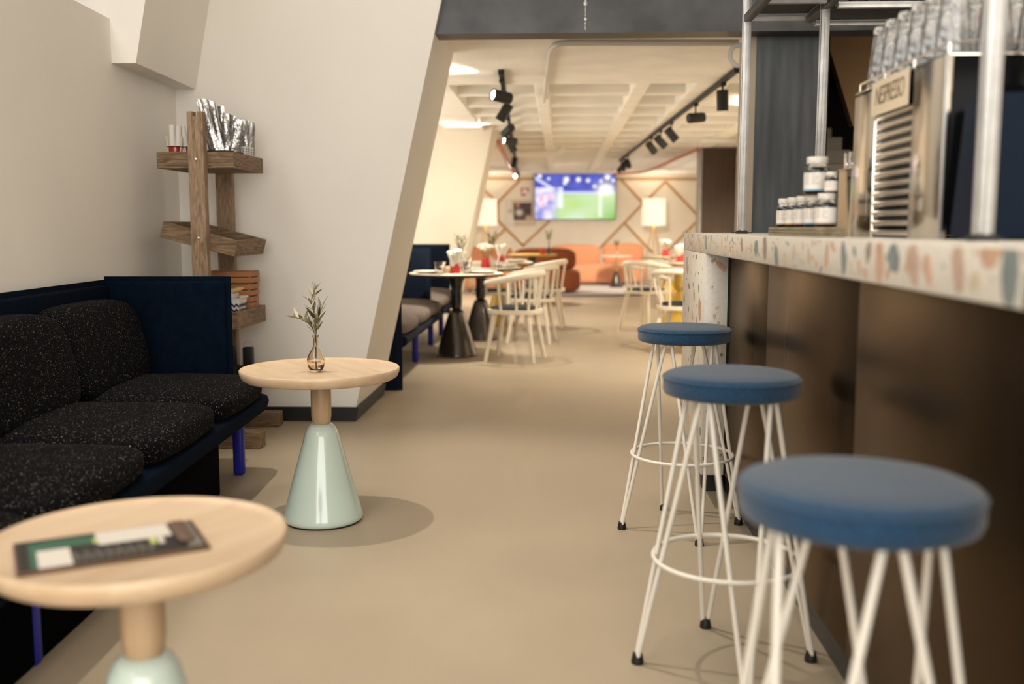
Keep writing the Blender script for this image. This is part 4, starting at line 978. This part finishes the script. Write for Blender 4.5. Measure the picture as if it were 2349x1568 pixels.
# ================================================================== FAR ROOM FURNITURE
def dining_table(name, label, loc, r, topm, basem, group, h=0.745, cone=0.185, edge='table_edge'):
    t = thing(name, label, 'table', loc, 0, group)
    part('table_top', lathe(nb(), [(0, h - 0.008), (r - 0.004, h - 0.008), (r, h - 0.004), (r - 0.001, h), (0, h)], 64), topm, t)
    part('top_edge', lathe(nb(), [(0, h - 0.030), (r - 0.05, h - 0.030), (r - 0.012, h - 0.020), (r - 0.004, h - 0.0085), (0, h - 0.0085)], 64), edge, t)
    part('neck', lathe(nb(), [(0, 0.41), (0.030, 0.412), (0.046, 0.43), (0.051, 0.47), (0.050, 0.60), (0.058, 0.66), (0.085, h - 0.031), (0, h - 0.031)], 32), 'black_lacquer' if basem == 'black_brown' else basem, t, 60)
    part('cone_base', lathe(nb(), [(0, 0), (cone, 0), (cone + 0.003, 0.006), (cone, 0.02), (0.075, 0.375), (0.065, 0.40), (0.045, 0.418), (0.0, 0.412)], 48), basem, t, 60)
    return t
A = (-0.914, 8.887, 0); B = (-0.80, 10.2, 0); Y1 = (-0.70, 11.75, 0); Y2 = (-0.40, 15.1, 0); R2 = (1.36, 9.75, 0); R1 = (1.42, 11.9, 0); R3 = (1.55, 14.2, 0)
tg = 'dining tables'
dining_table('dining_table', 'nearest round dining table on a polished black cone base', A, 0.42, 'laminate', 'black_brown', tg)
dining_table('dining_table', 'second round dining table with black cone base behind the nearest one', B, 0.42, 'laminate', 'black_brown', tg)
dining_table('dining_table', 'round dining table on a mustard yellow cone base behind the black tables', Y1, 0.40, 'laminate', 'mustard', tg, edge='mustard')
dining_table('dining_table', 'mustard table in front of the rust armchair', Y2, 0.38, 'mustard', 'black_brown', tg, edge='mustard')
dining_table('dining_table', 'mustard edged table nearest the terrazzo leg', R2, 0.42, 'laminate', 'mustard', tg, edge='mustard')
dining_table('dining_table', 'mustard edged table on the right behind the first one', R1, 0.42, 'laminate', 'mustard', tg, edge='mustard')
dining_table('dining_table', 'farthest mustard edged table on the right', R3, 0.40, 'laminate', 'mustard', tg, edge='mustard')
# white spindle armchairs
def spindle_chair():
    t = thing('spindle_chair', '', 'chair', (0, 0, 0), 0, 'white spindle armchairs')
    ol = []
    for k in range(40):
        a = 2 * pi * k / 40; ol.append((0.235 * spow(cos(a), 0.75), 0.225 * spow(sin(a), 0.75)))
    s = part('seat', prism(nb(), ol, 0.415, 0.448, 'Z'), 'cream_wood', t, 30)
    part('seat_pad', pillow(nb(), (0.005, 0, 0.458), (0.205, 0.195, 0.017), 0.6, 0.75, 32, 8), 'black_pad', t, 60)
    for sx in (-1, 1):
        for sy in (-1, 1):
            part('leg', rod(nb(), (sx * 0.145, sy * 0.14, 0.42), (sx * 0.215, sy * 0.205, 0.0), 0.026, 0.016, 14), 'cream_wood', t)
    path = []; n = 26
    for k in range(n + 1):
        a = R(-132) + R(264) * k / n; f = (1 + cos(a)) / 2
        path.append((0.03 - 0.275 * cos(a), 0.268 * sin(a) * 1.0, 0.655 + 0.105 * max(0, f) ** 0.9))
    part('bow_rail', sweep(nb(), path, [0.017] * 2 + [0.024] * (n - 3) + [0.017] * 2, 12, sx=0.85, sy=1.15), 'cream_wood', t)
    for k in range(2, n - 1, 3):
        p = path[k]; a = math.atan2(p[1], p[0] - 0.0); b = (0.200 * spow(cos(a), 0.8), 0.195 * spow(sin(a), 0.8), 0.44)
        part('spindle', rod(nb(), b, (p[0], p[1], p[2] - 0.004), 0.012, 0.0105, 10), 'cream_wood', t)
    return t
ch = spindle_chair()
ch['label'] = 'nearest white spindle armchair beside the nearest dining table'
ch.location = (-0.375, 8.62, 0); ch.rotation_euler = (0, 0, R(168))
dup(ch, (-0.27, 10.02, 0), R(172), 'second white spindle armchair, behind the nearest one')
dup(ch, (-0.16, 11.55, 0), R(175), 'third white spindle armchair, beside the mustard yellow table base')
dup(ch, (-0.74, 11.02, 0), R(92), 'white spindle armchair half hidden between the black and yellow tables')
dup(ch, (0.98, 11.25, 0), R(48), 'white spindle armchair at the table on the right, standing clear of the bar')
dup(ch, (1.12, 9.12, 0), R(68), 'white spindle armchair cut off by the terrazzo leg')
# table settings
def red_pot(x, y, z, s, label, flower, k):
    t = thing('red_pot', label, 'pot', (x, y, z), 0, 'red pots on the dining tables')
    part('pot_wall', lathe(nb(), [(0, 0), (0.047 * s, 0), (0.049 * s, 0.004), (0.040 * s, 0.098 * s), (0.037 * s, 0.098 * s), (0.044 * s, 0.006), (0, 0.006)], 24), 'red_pot', t)
    rr = random.Random(k)
    if flower == 'napkin':
        n = thing('napkin_bunch', 'white folded napkins in the ' + label, 'napkins', (x, y, z + 0.010))
        for i in range(9):
            a = 2 * pi * i / 9 + rr.uniform(-.2, .2); tl = 0.30 if i % 3 else 0.55
            tip = Vector((cos(a) * tl, sin(a) * tl, 1)).normalized() * (0.185 + 0.02 * rr.random())
            bm = nb(); sweep(bm, [(0.012 * cos(a), 0.012 * sin(a), 0.0), tip * 0.5, tip], [0.009, 0.022, 0.040 if i % 3 else 0.014], 10, sx=1.0, sy=0.55)
            part('folded_napkin', bm, 'petal', n)
        bm = nb(); lathe(bm, [(0, 0.0), (0.008, 0.0), (0.022, 0.16), (0.028, 0.19), (0.018, 0.19), (0.012, 0.165), (0, 0.16)], 16); part('folded_napkin', bm, 'petal', n)
    elif flower == 'flower':
        n = thing('flower_bunch', 'white flowers in the ' + label, 'flowers', (x, y, z + 0.010))
        for i in range(11):
            a = 2.4 * i; d = 0.075 * math.sqrt(i / 11); hh = 0.17 + 0.05 * rr.random()
            p = Vector((d * cos(a), d * sin(a), hh))
            st_ = part('stem', sweep(nb(), [(0.01 * cos(a), 0.01 * sin(a), 0), p * 0.6, p], 0.0025, 6), 'green_leaf', n)
            bm = nb(); pillow(bm, p, (0.026, 0.026, 0.018), 1, 1, 10, 6, lambda q: q * (1 + 0.25 * sin(7 * math.atan2(q.y, q.x)))); part('blossom', bm, 'petal', st_)
    return t
def sprig(x, y, z, h, label, dark=False):
    t = thing('sprig_vase', label, 'vase', (x, y, z), 0, 'small vases with sprigs')
    part('vase_glass', lathe(nb(), [(0, 0), (0.028, 0), (0.034, 0.03), (0.03, 0.06), (0.011, 0.095), (0.011, 0.13), (0, 0.13)], 20), 'bottle_dark' if dark else 'glass_amber', t)
    rr = random.Random(int(x * 100))
    for i in range(5):
        a = i * 1.3; tip = Vector((0.045 * cos(a), 0.045 * sin(a), h + 0.03 * rr.random()))
        s_ = part('stem', sweep(nb(), [(0, 0, 0.10), (tip.x * 0.4, tip.y * 0.4, h * 0.7), tip], 0.0022, 5), 'green_leaf', t)
        for k in range(7):
            f = 0.45 + 0.08 * k; p = Vector((0, 0, 0.10)).lerp(tip, f); b = k * 2.4 + i
            q = Vector((cos(b), sin(b), 0.7)).normalized().to_track_quat('Y', 'Z')
            o = part('leaf', lfa, None, s_); o.matrix_basis = Matrix.Translation(p) @ q.to_matrix().to_4x4() @ Matrix.Diagonal((0.06, 0.06, 0.06, 1))
zt = 0.7455
red_pot(A[0] + 0.0, A[1] - 0.10, zt, 1.0, 'red pot in the middle of the nearest dining table', 'napkin', 1)
red_pot(B[0] + 0.06, B[1] - 0.1, zt, 1.0, 'red pot on the second dining table', 'flower', 2)
red_pot(Y1[0] + 0.02, Y1[1] - 0.05, zt, 1.0, 'red pot on the yellow based table', 'napkin', 3)
red_pot(Y2[0] + 0.16, Y2[1] - 0.05, zt, 1.0, 'dark red pot on the mustard table by the rust armchair', '', 4)
red_pot(R1[0] + 0.0, R1[1] - 0.15, zt, 1.1, 'red pot on the right table beside the terrazzo leg', 'napkin', 5)
red_pot(R3[0] - 0.05, R3[1] - 0.05, zt, 1.0, 'small red pot on the farthest table on the right', 'flower', 6)
sprig(A[0] + 0.02, A[1] + 0.22, zt, 0.30, 'sprig vase behind the napkins on the nearest dining table')
sprig(B[0] + 0.10, B[1] + 0.24, zt, 0.32, 'sprig vase on the second dining table')
sprig(Y2[0] + 0.25, Y2[1] + 0.02, zt, 0.33, 'dark slender vase with a sprig on the mustard table', True)
sprig(R1[0] + 0.12, R1[1] + 0.15, zt, 0.33, 'sprig vase on the right table beyond the bar')
def plate_stack(x, y, z, n, r, label):
    pm = mesh_of('plate', lathe(nb(), [(0, 0), (r * 0.6, 0), (r * 0.66, 0.004), (r, 0.014), (r * 0.99, 0.017), (r * 0.62, 0.007), (0, 0.006)], 40), 'porcelain', 60)
    for k in range(n):
        tag(part('plate', pm, None, None, loc=(x, y, z + 0.0075 * k)), (('lowest ' if k == 0 else 'top ' if k == n - 1 else 'middle ') if n > 1 else '') + label, 'plate', 'plates on the dining tables')
plate_stack(A[0] - 0.24, A[1] - 0.14, zt, 2, 0.125, 'cream plate at the booth side of the nearest dining table')
plate_stack(A[0] + 0.24, A[1] - 0.12, zt, 2, 0.135, 'cream plate at the chair side of the nearest dining table')
plate_stack(B[0] + 0.25, B[1] - 0.05, zt, 3, 0.13, 'cream plate at the chair side of the second dining table')
plate_stack(Y1[0] + 0.2, Y1[1] - 0.1, zt, 3, 0.13, 'cream plate on the yellow based table')
plate_stack(R1[0] - 0.2, R1[1] - 0.1, zt, 1, 0.13, 'cream plate on the right table behind the bar')
plate_stack(R2[0] - 0.25, R2[1] - 0.05, zt, 2, 0.13, 'cream plate on the table beside the terrazzo leg')
bm = nb(); lathe(bm, [(0, 0), (0.036, 0), (0.044, 0.06), (0.054, 0.108), (0.051, 0.108), (0.041, 0.06), (0.033, 0.006), (0, 0.006)], 24); tum = mesh_of('water_glass', bm, 'glass', 40)
for (x, y, l) in ((A[0] - 0.115, A[1] - 0.275, 'clear flared water glass left of the red pot on the nearest table'), (A[0] + 0.11, A[1] - 0.22, 'clear water glass right of the red pot on the nearest table'),
                  (B[0] - 0.12, B[1] - 0.2, 'clear water glass on the second dining table'), (B[0] + 0.16, B[1] - 0.24, 'clear water glass by the plates on the second table'),
                  (A[0] + 0.09, A[1] + 0.02, 'clear water glass behind the red pot on the nearest table'), (R1[0] - 0.1, R1[1] - 0.3, 'clear water glass on the right table')):
    tag(part('water_glass', tum, None, None, loc=(x, y, zt + 0.0002)), l, 'glass', 'water glasses on the dining tables')
tag(part('bread_box', box(nb(), -0.06, 0.06, -0.05, 0.05, 0, 0.055, 0.004), 'kraft_pale', None, loc=(A[0] - 0.06, A[1] + 0.05, zt)), 'pale low box behind the glass on the nearest dining table', 'box')
# rug, rust armchair, orange sofas, small table
rg = thing('round_rug', 'round navy and pale rug under the orange sofas', 'rug', (0.35, 18.7, 0.0))
part('border', lathe(nb(), [(0, 0.001), (2.05, 0.001), (2.06, 0.006), (2.05, 0.010), (0, 0.010)], 72), 'rug_navy', rg)
part('field', lathe(nb(), [(0, 0.0102), (1.80, 0.0102), (1.80, 0.0125), (0, 0.0125)], 72), 'rug_pale', rg)
def lounge(name, label, loc, rz, parts_, cat='sofa', z=0.0):
    t = thing(name, label, cat, loc, rz, 'orange lounge seats')
    for nm, c, s, e1, e2, m in parts_: part(nm, pillow(nb(), c, s, e1, e2, 40, 18), m, t, 60)
    part('base', lathe(nb(), [(0, 0), (0.3, 0), (0.3, 0.03), (0, 0.03)], 32), 'matt_black', t)
    return t
zr = 0.0127
lounge('lounge_armchair', 'rust orange rounded lounge seat with its back turned', (-0.22, 17.55, zr), 0,
       [('seat', (0, 0, 0.215), (0.60, 0.42, 0.195), 0.35, 0.45, 'rust_wool'), ('backrest', (-0.03, -0.10, 0.58), (0.55, 0.16, 0.20), 0.5, 0.5, 'rust_wool')], 'lounge seat')
lounge('lounge_sofa', 'long coral orange sofa facing the room below the television', (0.95, 20.2, zr), 0,
       [('seat', (-0.15, 0, 0.22), (0.95, 0.42, 0.20), 0.35, 0.4, 'orange_wool'), ('backrest', (-0.62, 0.22, 0.58), (0.52, 0.15, 0.21), 0.45, 0.4, 'orange_wool'), ('backrest', (0.36, 0.22, 0.60), (0.42, 0.15, 0.22), 0.45, 0.4, 'orange_wool')])
lounge('lounge_sofa', 'coral orange sofa far left behind the dining chairs', (-1.25, 17.9, zr), 0,
       [('seat', (0, 0, 0.22), (0.42, 0.45, 0.20), 0.35, 0.4, 'orange_wool'), ('backrest', (0, 0.25, 0.60), (0.42, 0.15, 0.20), 0.45, 0.4, 'orange_wool')])
t = thing('side_table', 'small round side table with a black and steel cone base before the orange sofa', 'table', (1.10, 19.1, zr))
part('table_top', lathe(nb(), [(0, 0.585), (0.30, 0.585), (0.305, 0.592), (0.30, 0.60), (0, 0.60)], 40), 'laminate', t)
part('neck', lathe(nb(), [(0, 0.3), (0.022, 0.3), (0.018, 0.585), (0, 0.585)], 16), 'brass', t)
part('cone_base', lathe(nb(), [(0, 0), (0.13, 0), (0.128, 0.02), (0.045, 0.28), (0.025, 0.305), (0, 0.305)], 32), 'black_brown', t, 60)
sprig(1.10, 19.1, zr + 0.6, 0.26, 'small vase with a thin sprig on the side table by the orange sofa')
# floor lamps
def floor_lamp(x, y, label):
    t = thing('floor_lamp', label, 'lamp', (x, y, 0), 0, 'floor lamps with pale shades')
    part('shade', band(nb(), [(0.252, 1.19), (0.242, 1.75)], 36), 'lamp_shade', t)
    for k in range(3):
        a = 2 * pi * k / 3 + 0.5; part('leg', rod(nb(), (0.02 * cos(a), 0.02 * sin(a), 1.24), (0.26 * cos(a), 0.26 * sin(a), 0.0), 0.012, 0.01, 8), 'brass', t)
    part('bulb', pillow(nb(), (0, 0, 1.40), (0.04, 0.04, 0.06), 1, 1, 12, 8), 'lens_glow', t)
    l = light('lamp_light', 'POINT', (0, 0, 1.55), (0, 0, 0), 22, WARM, 0.1); l.parent = t
floor_lamp(-1.56, 21.3, 'floor lamp with a pale drum shade left of the poster')
floor_lamp(2.00, 21.3, 'floor lamp with a pale drum shade right of the television')
# television
tv = thing('television', 'large wall television showing a floodlit football pitch', 'television', (0.349, 21.90, 1.81))
part('casing', box(nb(), -0.885, 0.885, 0.0, 0.05, -0.495, 0.495, 0.006), 'matt_black', tv)
part('wall_mount', box(nb(), -0.2, 0.2, 0.05, 0.1, -0.15, 0.15), 'matt_black', tv, 0)
def mixc(a, b, f): f = max(0, min(1, f)); return tuple(x + (y - x) * f for x, y in zip(a, b))
def tvf(u, v):
    sky = mixc((0.02, 0.03, 0.30), (0.10, 0.12, 0.55), 0.5 + 0.5 * noise.noise(Vector((u * 6, v * 6, 1))))
    c = sky
    if v < 0.62: c = mixc((0.35, 0.33, 0.75), (0.60, 0.62, 0.80), (0.66 - v) * 12)
    pit = mixc((0.42, 0.62, 0.16), (0.55, 0.70, 0.48), 0.5 + 0.9 * noise.noise(Vector((u * 3, v * 3, 4))))
    pit = mixc(pit, (0.14, 0.42, 0.05), (u - 0.72) * 2 * (0.45 - v) * 4)
    left = 0.36 - 0.20 * max(0, 0.56 - v)
    if v < 0.57 and u > left - 0.12: c = mixc(c, pit, (u - left + 0.12) * 10)
    if u < 0.33:
        st = mixc((0.25, 0.24, 0.62), (0.75, 0.70, 0.88), 0.5 + noise.noise(Vector((u * 9, v * 7, 9))))
        if v < 0.72: c = mixc(st, c, (u - 0.18) * 7)
        d = abs((v - 0.52) - 1.6 * (u - 0.16)); 
        if 0.06 < u < 0.24 and d < 0.12 and v < 0.55: c = mixc((0.95, 0.35, 0.38), (0.9, 0.75, 0.9), 0.5 + noise.noise(Vector((u * 20, v * 14, 2))))
        dl = abs(v - (0.92 - 1.1 * u))
        if dl < 0.04 and v > 0.66: c = mixc(c, (0.75, 0.78, 1.0), 0.7)
    if 0.29 < u < 0.345 and 0.25 < v < 0.72: c = mixc(c, (0.85, 0.84, 1.0), 0.7)
    for (a, b, r_) in ((0.39, 0.88, 0.05), (0.54, 0.88, 0.042), (0.66, 0.86, 0.034), (0.37, 0.80, 0.03), (0.06, 0.96, 0.035), (0.17, 0.90, 0.025), (0.9, 0.93, 0.05), (0.74, 0.73, 0.03), (0.97, 0.86, 0.03), (0.82, 0.85, 0.03)):
        d = math.hypot((u - a) * 1.78, v - b); c = mixc(c, (1.0, 0.98, 0.95), 1.5 * math.exp(-(d / r_) ** 2))
    d = math.hypot((u - 0.88) * 1.3, (v - 0.66) * 1.0); c = mixc(c, (0.90, 0.87, 0.82), 1.6 * math.exp(-(d / 0.12) ** 2))
    if 0.79 < u < 0.84 and 0.05 < v < 0.6: c = mixc(c, (0.9, 0.88, 0.8), 0.6)
    return c
part('screen', print_mesh('screen', 'tv_screen', 1.745, 0.965, 96, 54, tvf), None, tv, loc=(0, -0.002, 0))
# poster and fire sign
ps = thing('poster', 'pale poster with a dark photograph left of the television', 'poster', (-0.835, 21.975, 1.47))
def pof(u, v):
    c = (0.62, 0.53, 0.42)
    if u < 0.2: c = (0.72, 0.70, 0.66)
    if 0.02 < u < 0.28 and v < 0.42: c = (0.78, 0.76, 0.72)
    if 0.25 < u < 0.86 and 0.22 < v < 0.88:
        c = mixc((0.035, 0.02, 0.02), (0.09, 0.06, 0.07), 0.5 + noise.noise(Vector((u * 5, v * 5, 3))))
        c = mixc(c, (0.70, 0.68, 0.66), 1.4 * math.exp(-(((u - 0.45) / 0.10) ** 2 + ((v - 0.5) / 0.10) ** 2)))
        c = mixc(c, (0.55, 0.30, 0.22), 1.2 * math.exp(-(((u - 0.40) / 0.06) ** 2 + ((v - 0.78) / 0.08) ** 2)))
        c = mixc(c, (0.65, 0.45, 0.35), 1.4 * math.exp(-(((u - 0.76) / 0.09) ** 2 + ((v - 0.30) / 0.08) ** 2)))
    if abs(v - 0.56) < 0.02 and u < 0.2 and u > 0.08: c = (0.05, 0.03, 0.03)
    return c
part('print', print_mesh('print', 'poster_print', 0.66, 0.57, 60, 52, pof), None, ps, loc=(0, -0.001, 0))
part('backing', box(nb(), -0.33, 0.33, 0.0, 0.02, -0.285, 0.285, 0.001), 'white_label', ps, 0)
sgn = thing('fire_sign', 'small red and white fire safety sign above the poster', 'sign', (-0.745, 21.98, 1.92))
part('plate', box(nb(), -0.10, 0.10, 0, 0.01, -0.10, 0.10, 0.002), 'white_label', sgn, 0)
bm = nb(); box(bm, -0.085, 0.085, -0.002, 0, 0.06, 0.085); box(bm, -0.085, -0.05, -0.002, 0, -0.02, 0.06); box(bm, 0.05, 0.085, -0.002, 0, 0.0, 0.06); box(bm, -0.085, 0.02, -0.002, 0, -0.09, -0.045)
part('symbol', bm, 'red_pot', sgn, 0)
# pipes
def pipe(name, label, pts, r, m, cat='pipe'):
    P = [Vector(p) for p in pts]; out = [P[0]]
    for a, b, c in zip(P, P[1:], P[2:]):
        d = min(0.12, (b - a).length * 0.4, (c - b).length * 0.4); p0 = b + (a - b).normalized() * d; p1 = b + (c - b).normalized() * d
        for k in range(6): f = k / 5; out.append((p0 * (1 - f) + b * f) * (1 - f) + (b * (1 - f) + p1 * f) * f)
    out.append(P[-1]); return tag(part(name, sweep(nb(), out, r, 10), m), label, cat)
pipe('conduit', 'pale conduit bending along the flat ceiling behind the steel beam', [(1.107, 6.40, 2.282), (-0.02, 6.34, 2.282), (-0.06, 6.60, 2.282), (-0.144, 9.2, 2.282)], 0.017, 'grey_pipe')
pipe('flexible_hose', 'pale curled hose end beside the steel column', [(1.095, 6.12, 2.225), (1.02, 6.12, 2.215), (1.005, 6.13, 2.15), (1.05, 6.13, 2.10), (1.095, 6.14, 2.12)], 0.014, 'grey_pipe', 'hose')
pipe('waste_pipe', 'thick pale pipe under the ceiling in front of the television', [(-0.60, 14.5, 2.205), (-0.02, 14.5, 2.205), (0.04, 14.52, 2.29)], 0.05, 'ceiling_paint')
pipe('sprinkler_pipe', 'red sprinkler pipe along the right of the ceiling', [(1.993, 14.7, 2.265), (1.75, 20.4, 2.265), (1.16, 21.4, 2.265)], 0.022, 'red_pipe')
pipe('sprinkler_pipe', 'red sprinkler pipe along the left of the ceiling', [(-0.79, 13.2, 2.262), (-0.90, 17.5, 2.262), (-0.93, 21.4, 2.262)], 0.022, 'red_pipe')
tag(part('air_outlet', box(nb(), -0.22, 0.22, -0.1, 0.1, 0, 0.06, 0.01), 'white_metal', None, loc=(2.05, 13.3, 2.24)), 'pale air outlet box on the ceiling above the brown column', 'vent')
# track lights
def track(label, p0, p1):
    a, b = Vector(p0), Vector(p1); d = b - a; L_ = d.length; t = thing('track_rail', label, 'light track', p0, math.atan2(-d.x, d.y), 'light tracks')
    part('rail', box(nb(), -0.018, 0.018, 0, L_, -0.035, 0.0, 0.002), 'matt_black', t)
    part('end_cap', box(nb(), -0.022, 0.022, -0.03, 0.0, -0.04, 0.0, 0.003), 'matt_black', t)
    return a, d / L_
TL = track('black light track on the left of the far ceiling', (-0.43, 7.49, 2.2995), (-0.885, 21.6, 2.2995))
TR = track('black light track on the right of the far ceiling', (1.283, 7.47, 2.2995), (1.03, 17.3, 2.2995))
def head(track_, y, aim, power, label, ang=130, glow=True):
    a, d = track_; s = (y - a.y) / d.y; p = a + d * s - Vector((0, 0, 0.036))
    t = thing('track_spotlight', label, 'spotlight', p, 0, 'track spotlights')
    bm = nb(); box(bm, -0.02, 0.02, -0.045, 0.045, -0.022, 0.0, 0.003); part('adapter', bm, 'matt_black', t)
    part('stem', rod(nb(), (0, 0, -0.02), (0, 0, -0.10), 0.008, seg=8), 'matt_black', t)
    v = Vector(aim).normalized(); q = v.to_track_quat('Z', 'Y').to_matrix().to_4x4(); mt = Matrix.Translation((0, 0, -0.125)) @ q
    b = part('can', lathe(nb(), [(0, -0.075), (0.040, -0.075), (0.045, -0.068), (0.045, 0.085), (0.040, 0.085), (0.038, 0.072), (0, 0.072)], 24, mtx=mt), 'matt_black', t)
    part('lens', lathe(nb(), [(0, 0.073), (0.036, 0.073), (0.036, 0.077), (0, 0.077)], 24, mtx=mt), 'lens_glow' if glow else 'gloss_black', b)
    if power:
        o = light('spot_beam', 'SPOT', mt @ Vector((0, 0, 0.10)), mt @ Vector((0, 0, 1)), power * 8.0, WARM, 0.035, angle=78 if v.z > -0.7 else ang, blend=1.0); o.parent = t
wl_ = ['first', 'second', 'third', 'fourth', 'fifth', 'sixth', 'seventh', 'eighth']
for k, (y, aim, p) in enumerate(((7.75, (-0.75, -0.5, 0.12), 13), (8.75, (-0.62, 0.12, -1), 24), (10.4, (-0.55, 0.8, -0.42), 3.5), (11.7, (-0.9, -0.45, 0.1), 12), (12.3, (0.5, 0.1, -1), 26), (15.4, (-0.2, 0.1, -1), 45), (19.3, (-0.4, -0.95, -0.25), 3))):
    head(TL, y, aim, p, wl_[k] + ' black spotlight from the front on the left light track')
for k, (y, aim, p) in enumerate(((8.0, (0.05, 0.1, -1), 26), (9.3, (0.9, 0.35, 0.1), 34), (10.9, (0.7, 0.1, -0.8), 42), (11.8, (0.75, 0.3, -0.7), 46), (12.7, (0.6, 0.5, -0.7), 52), (15.8, (0.3, 0.9, -0.5), 28), (16.5, (0.0, 0.9, -0.6), 26), (17.0, (-0.4, 0.9, -0.5), 26))):
    head(TR, y, aim, p, wl_[k] + ' black spotlight from the front on the right light track')
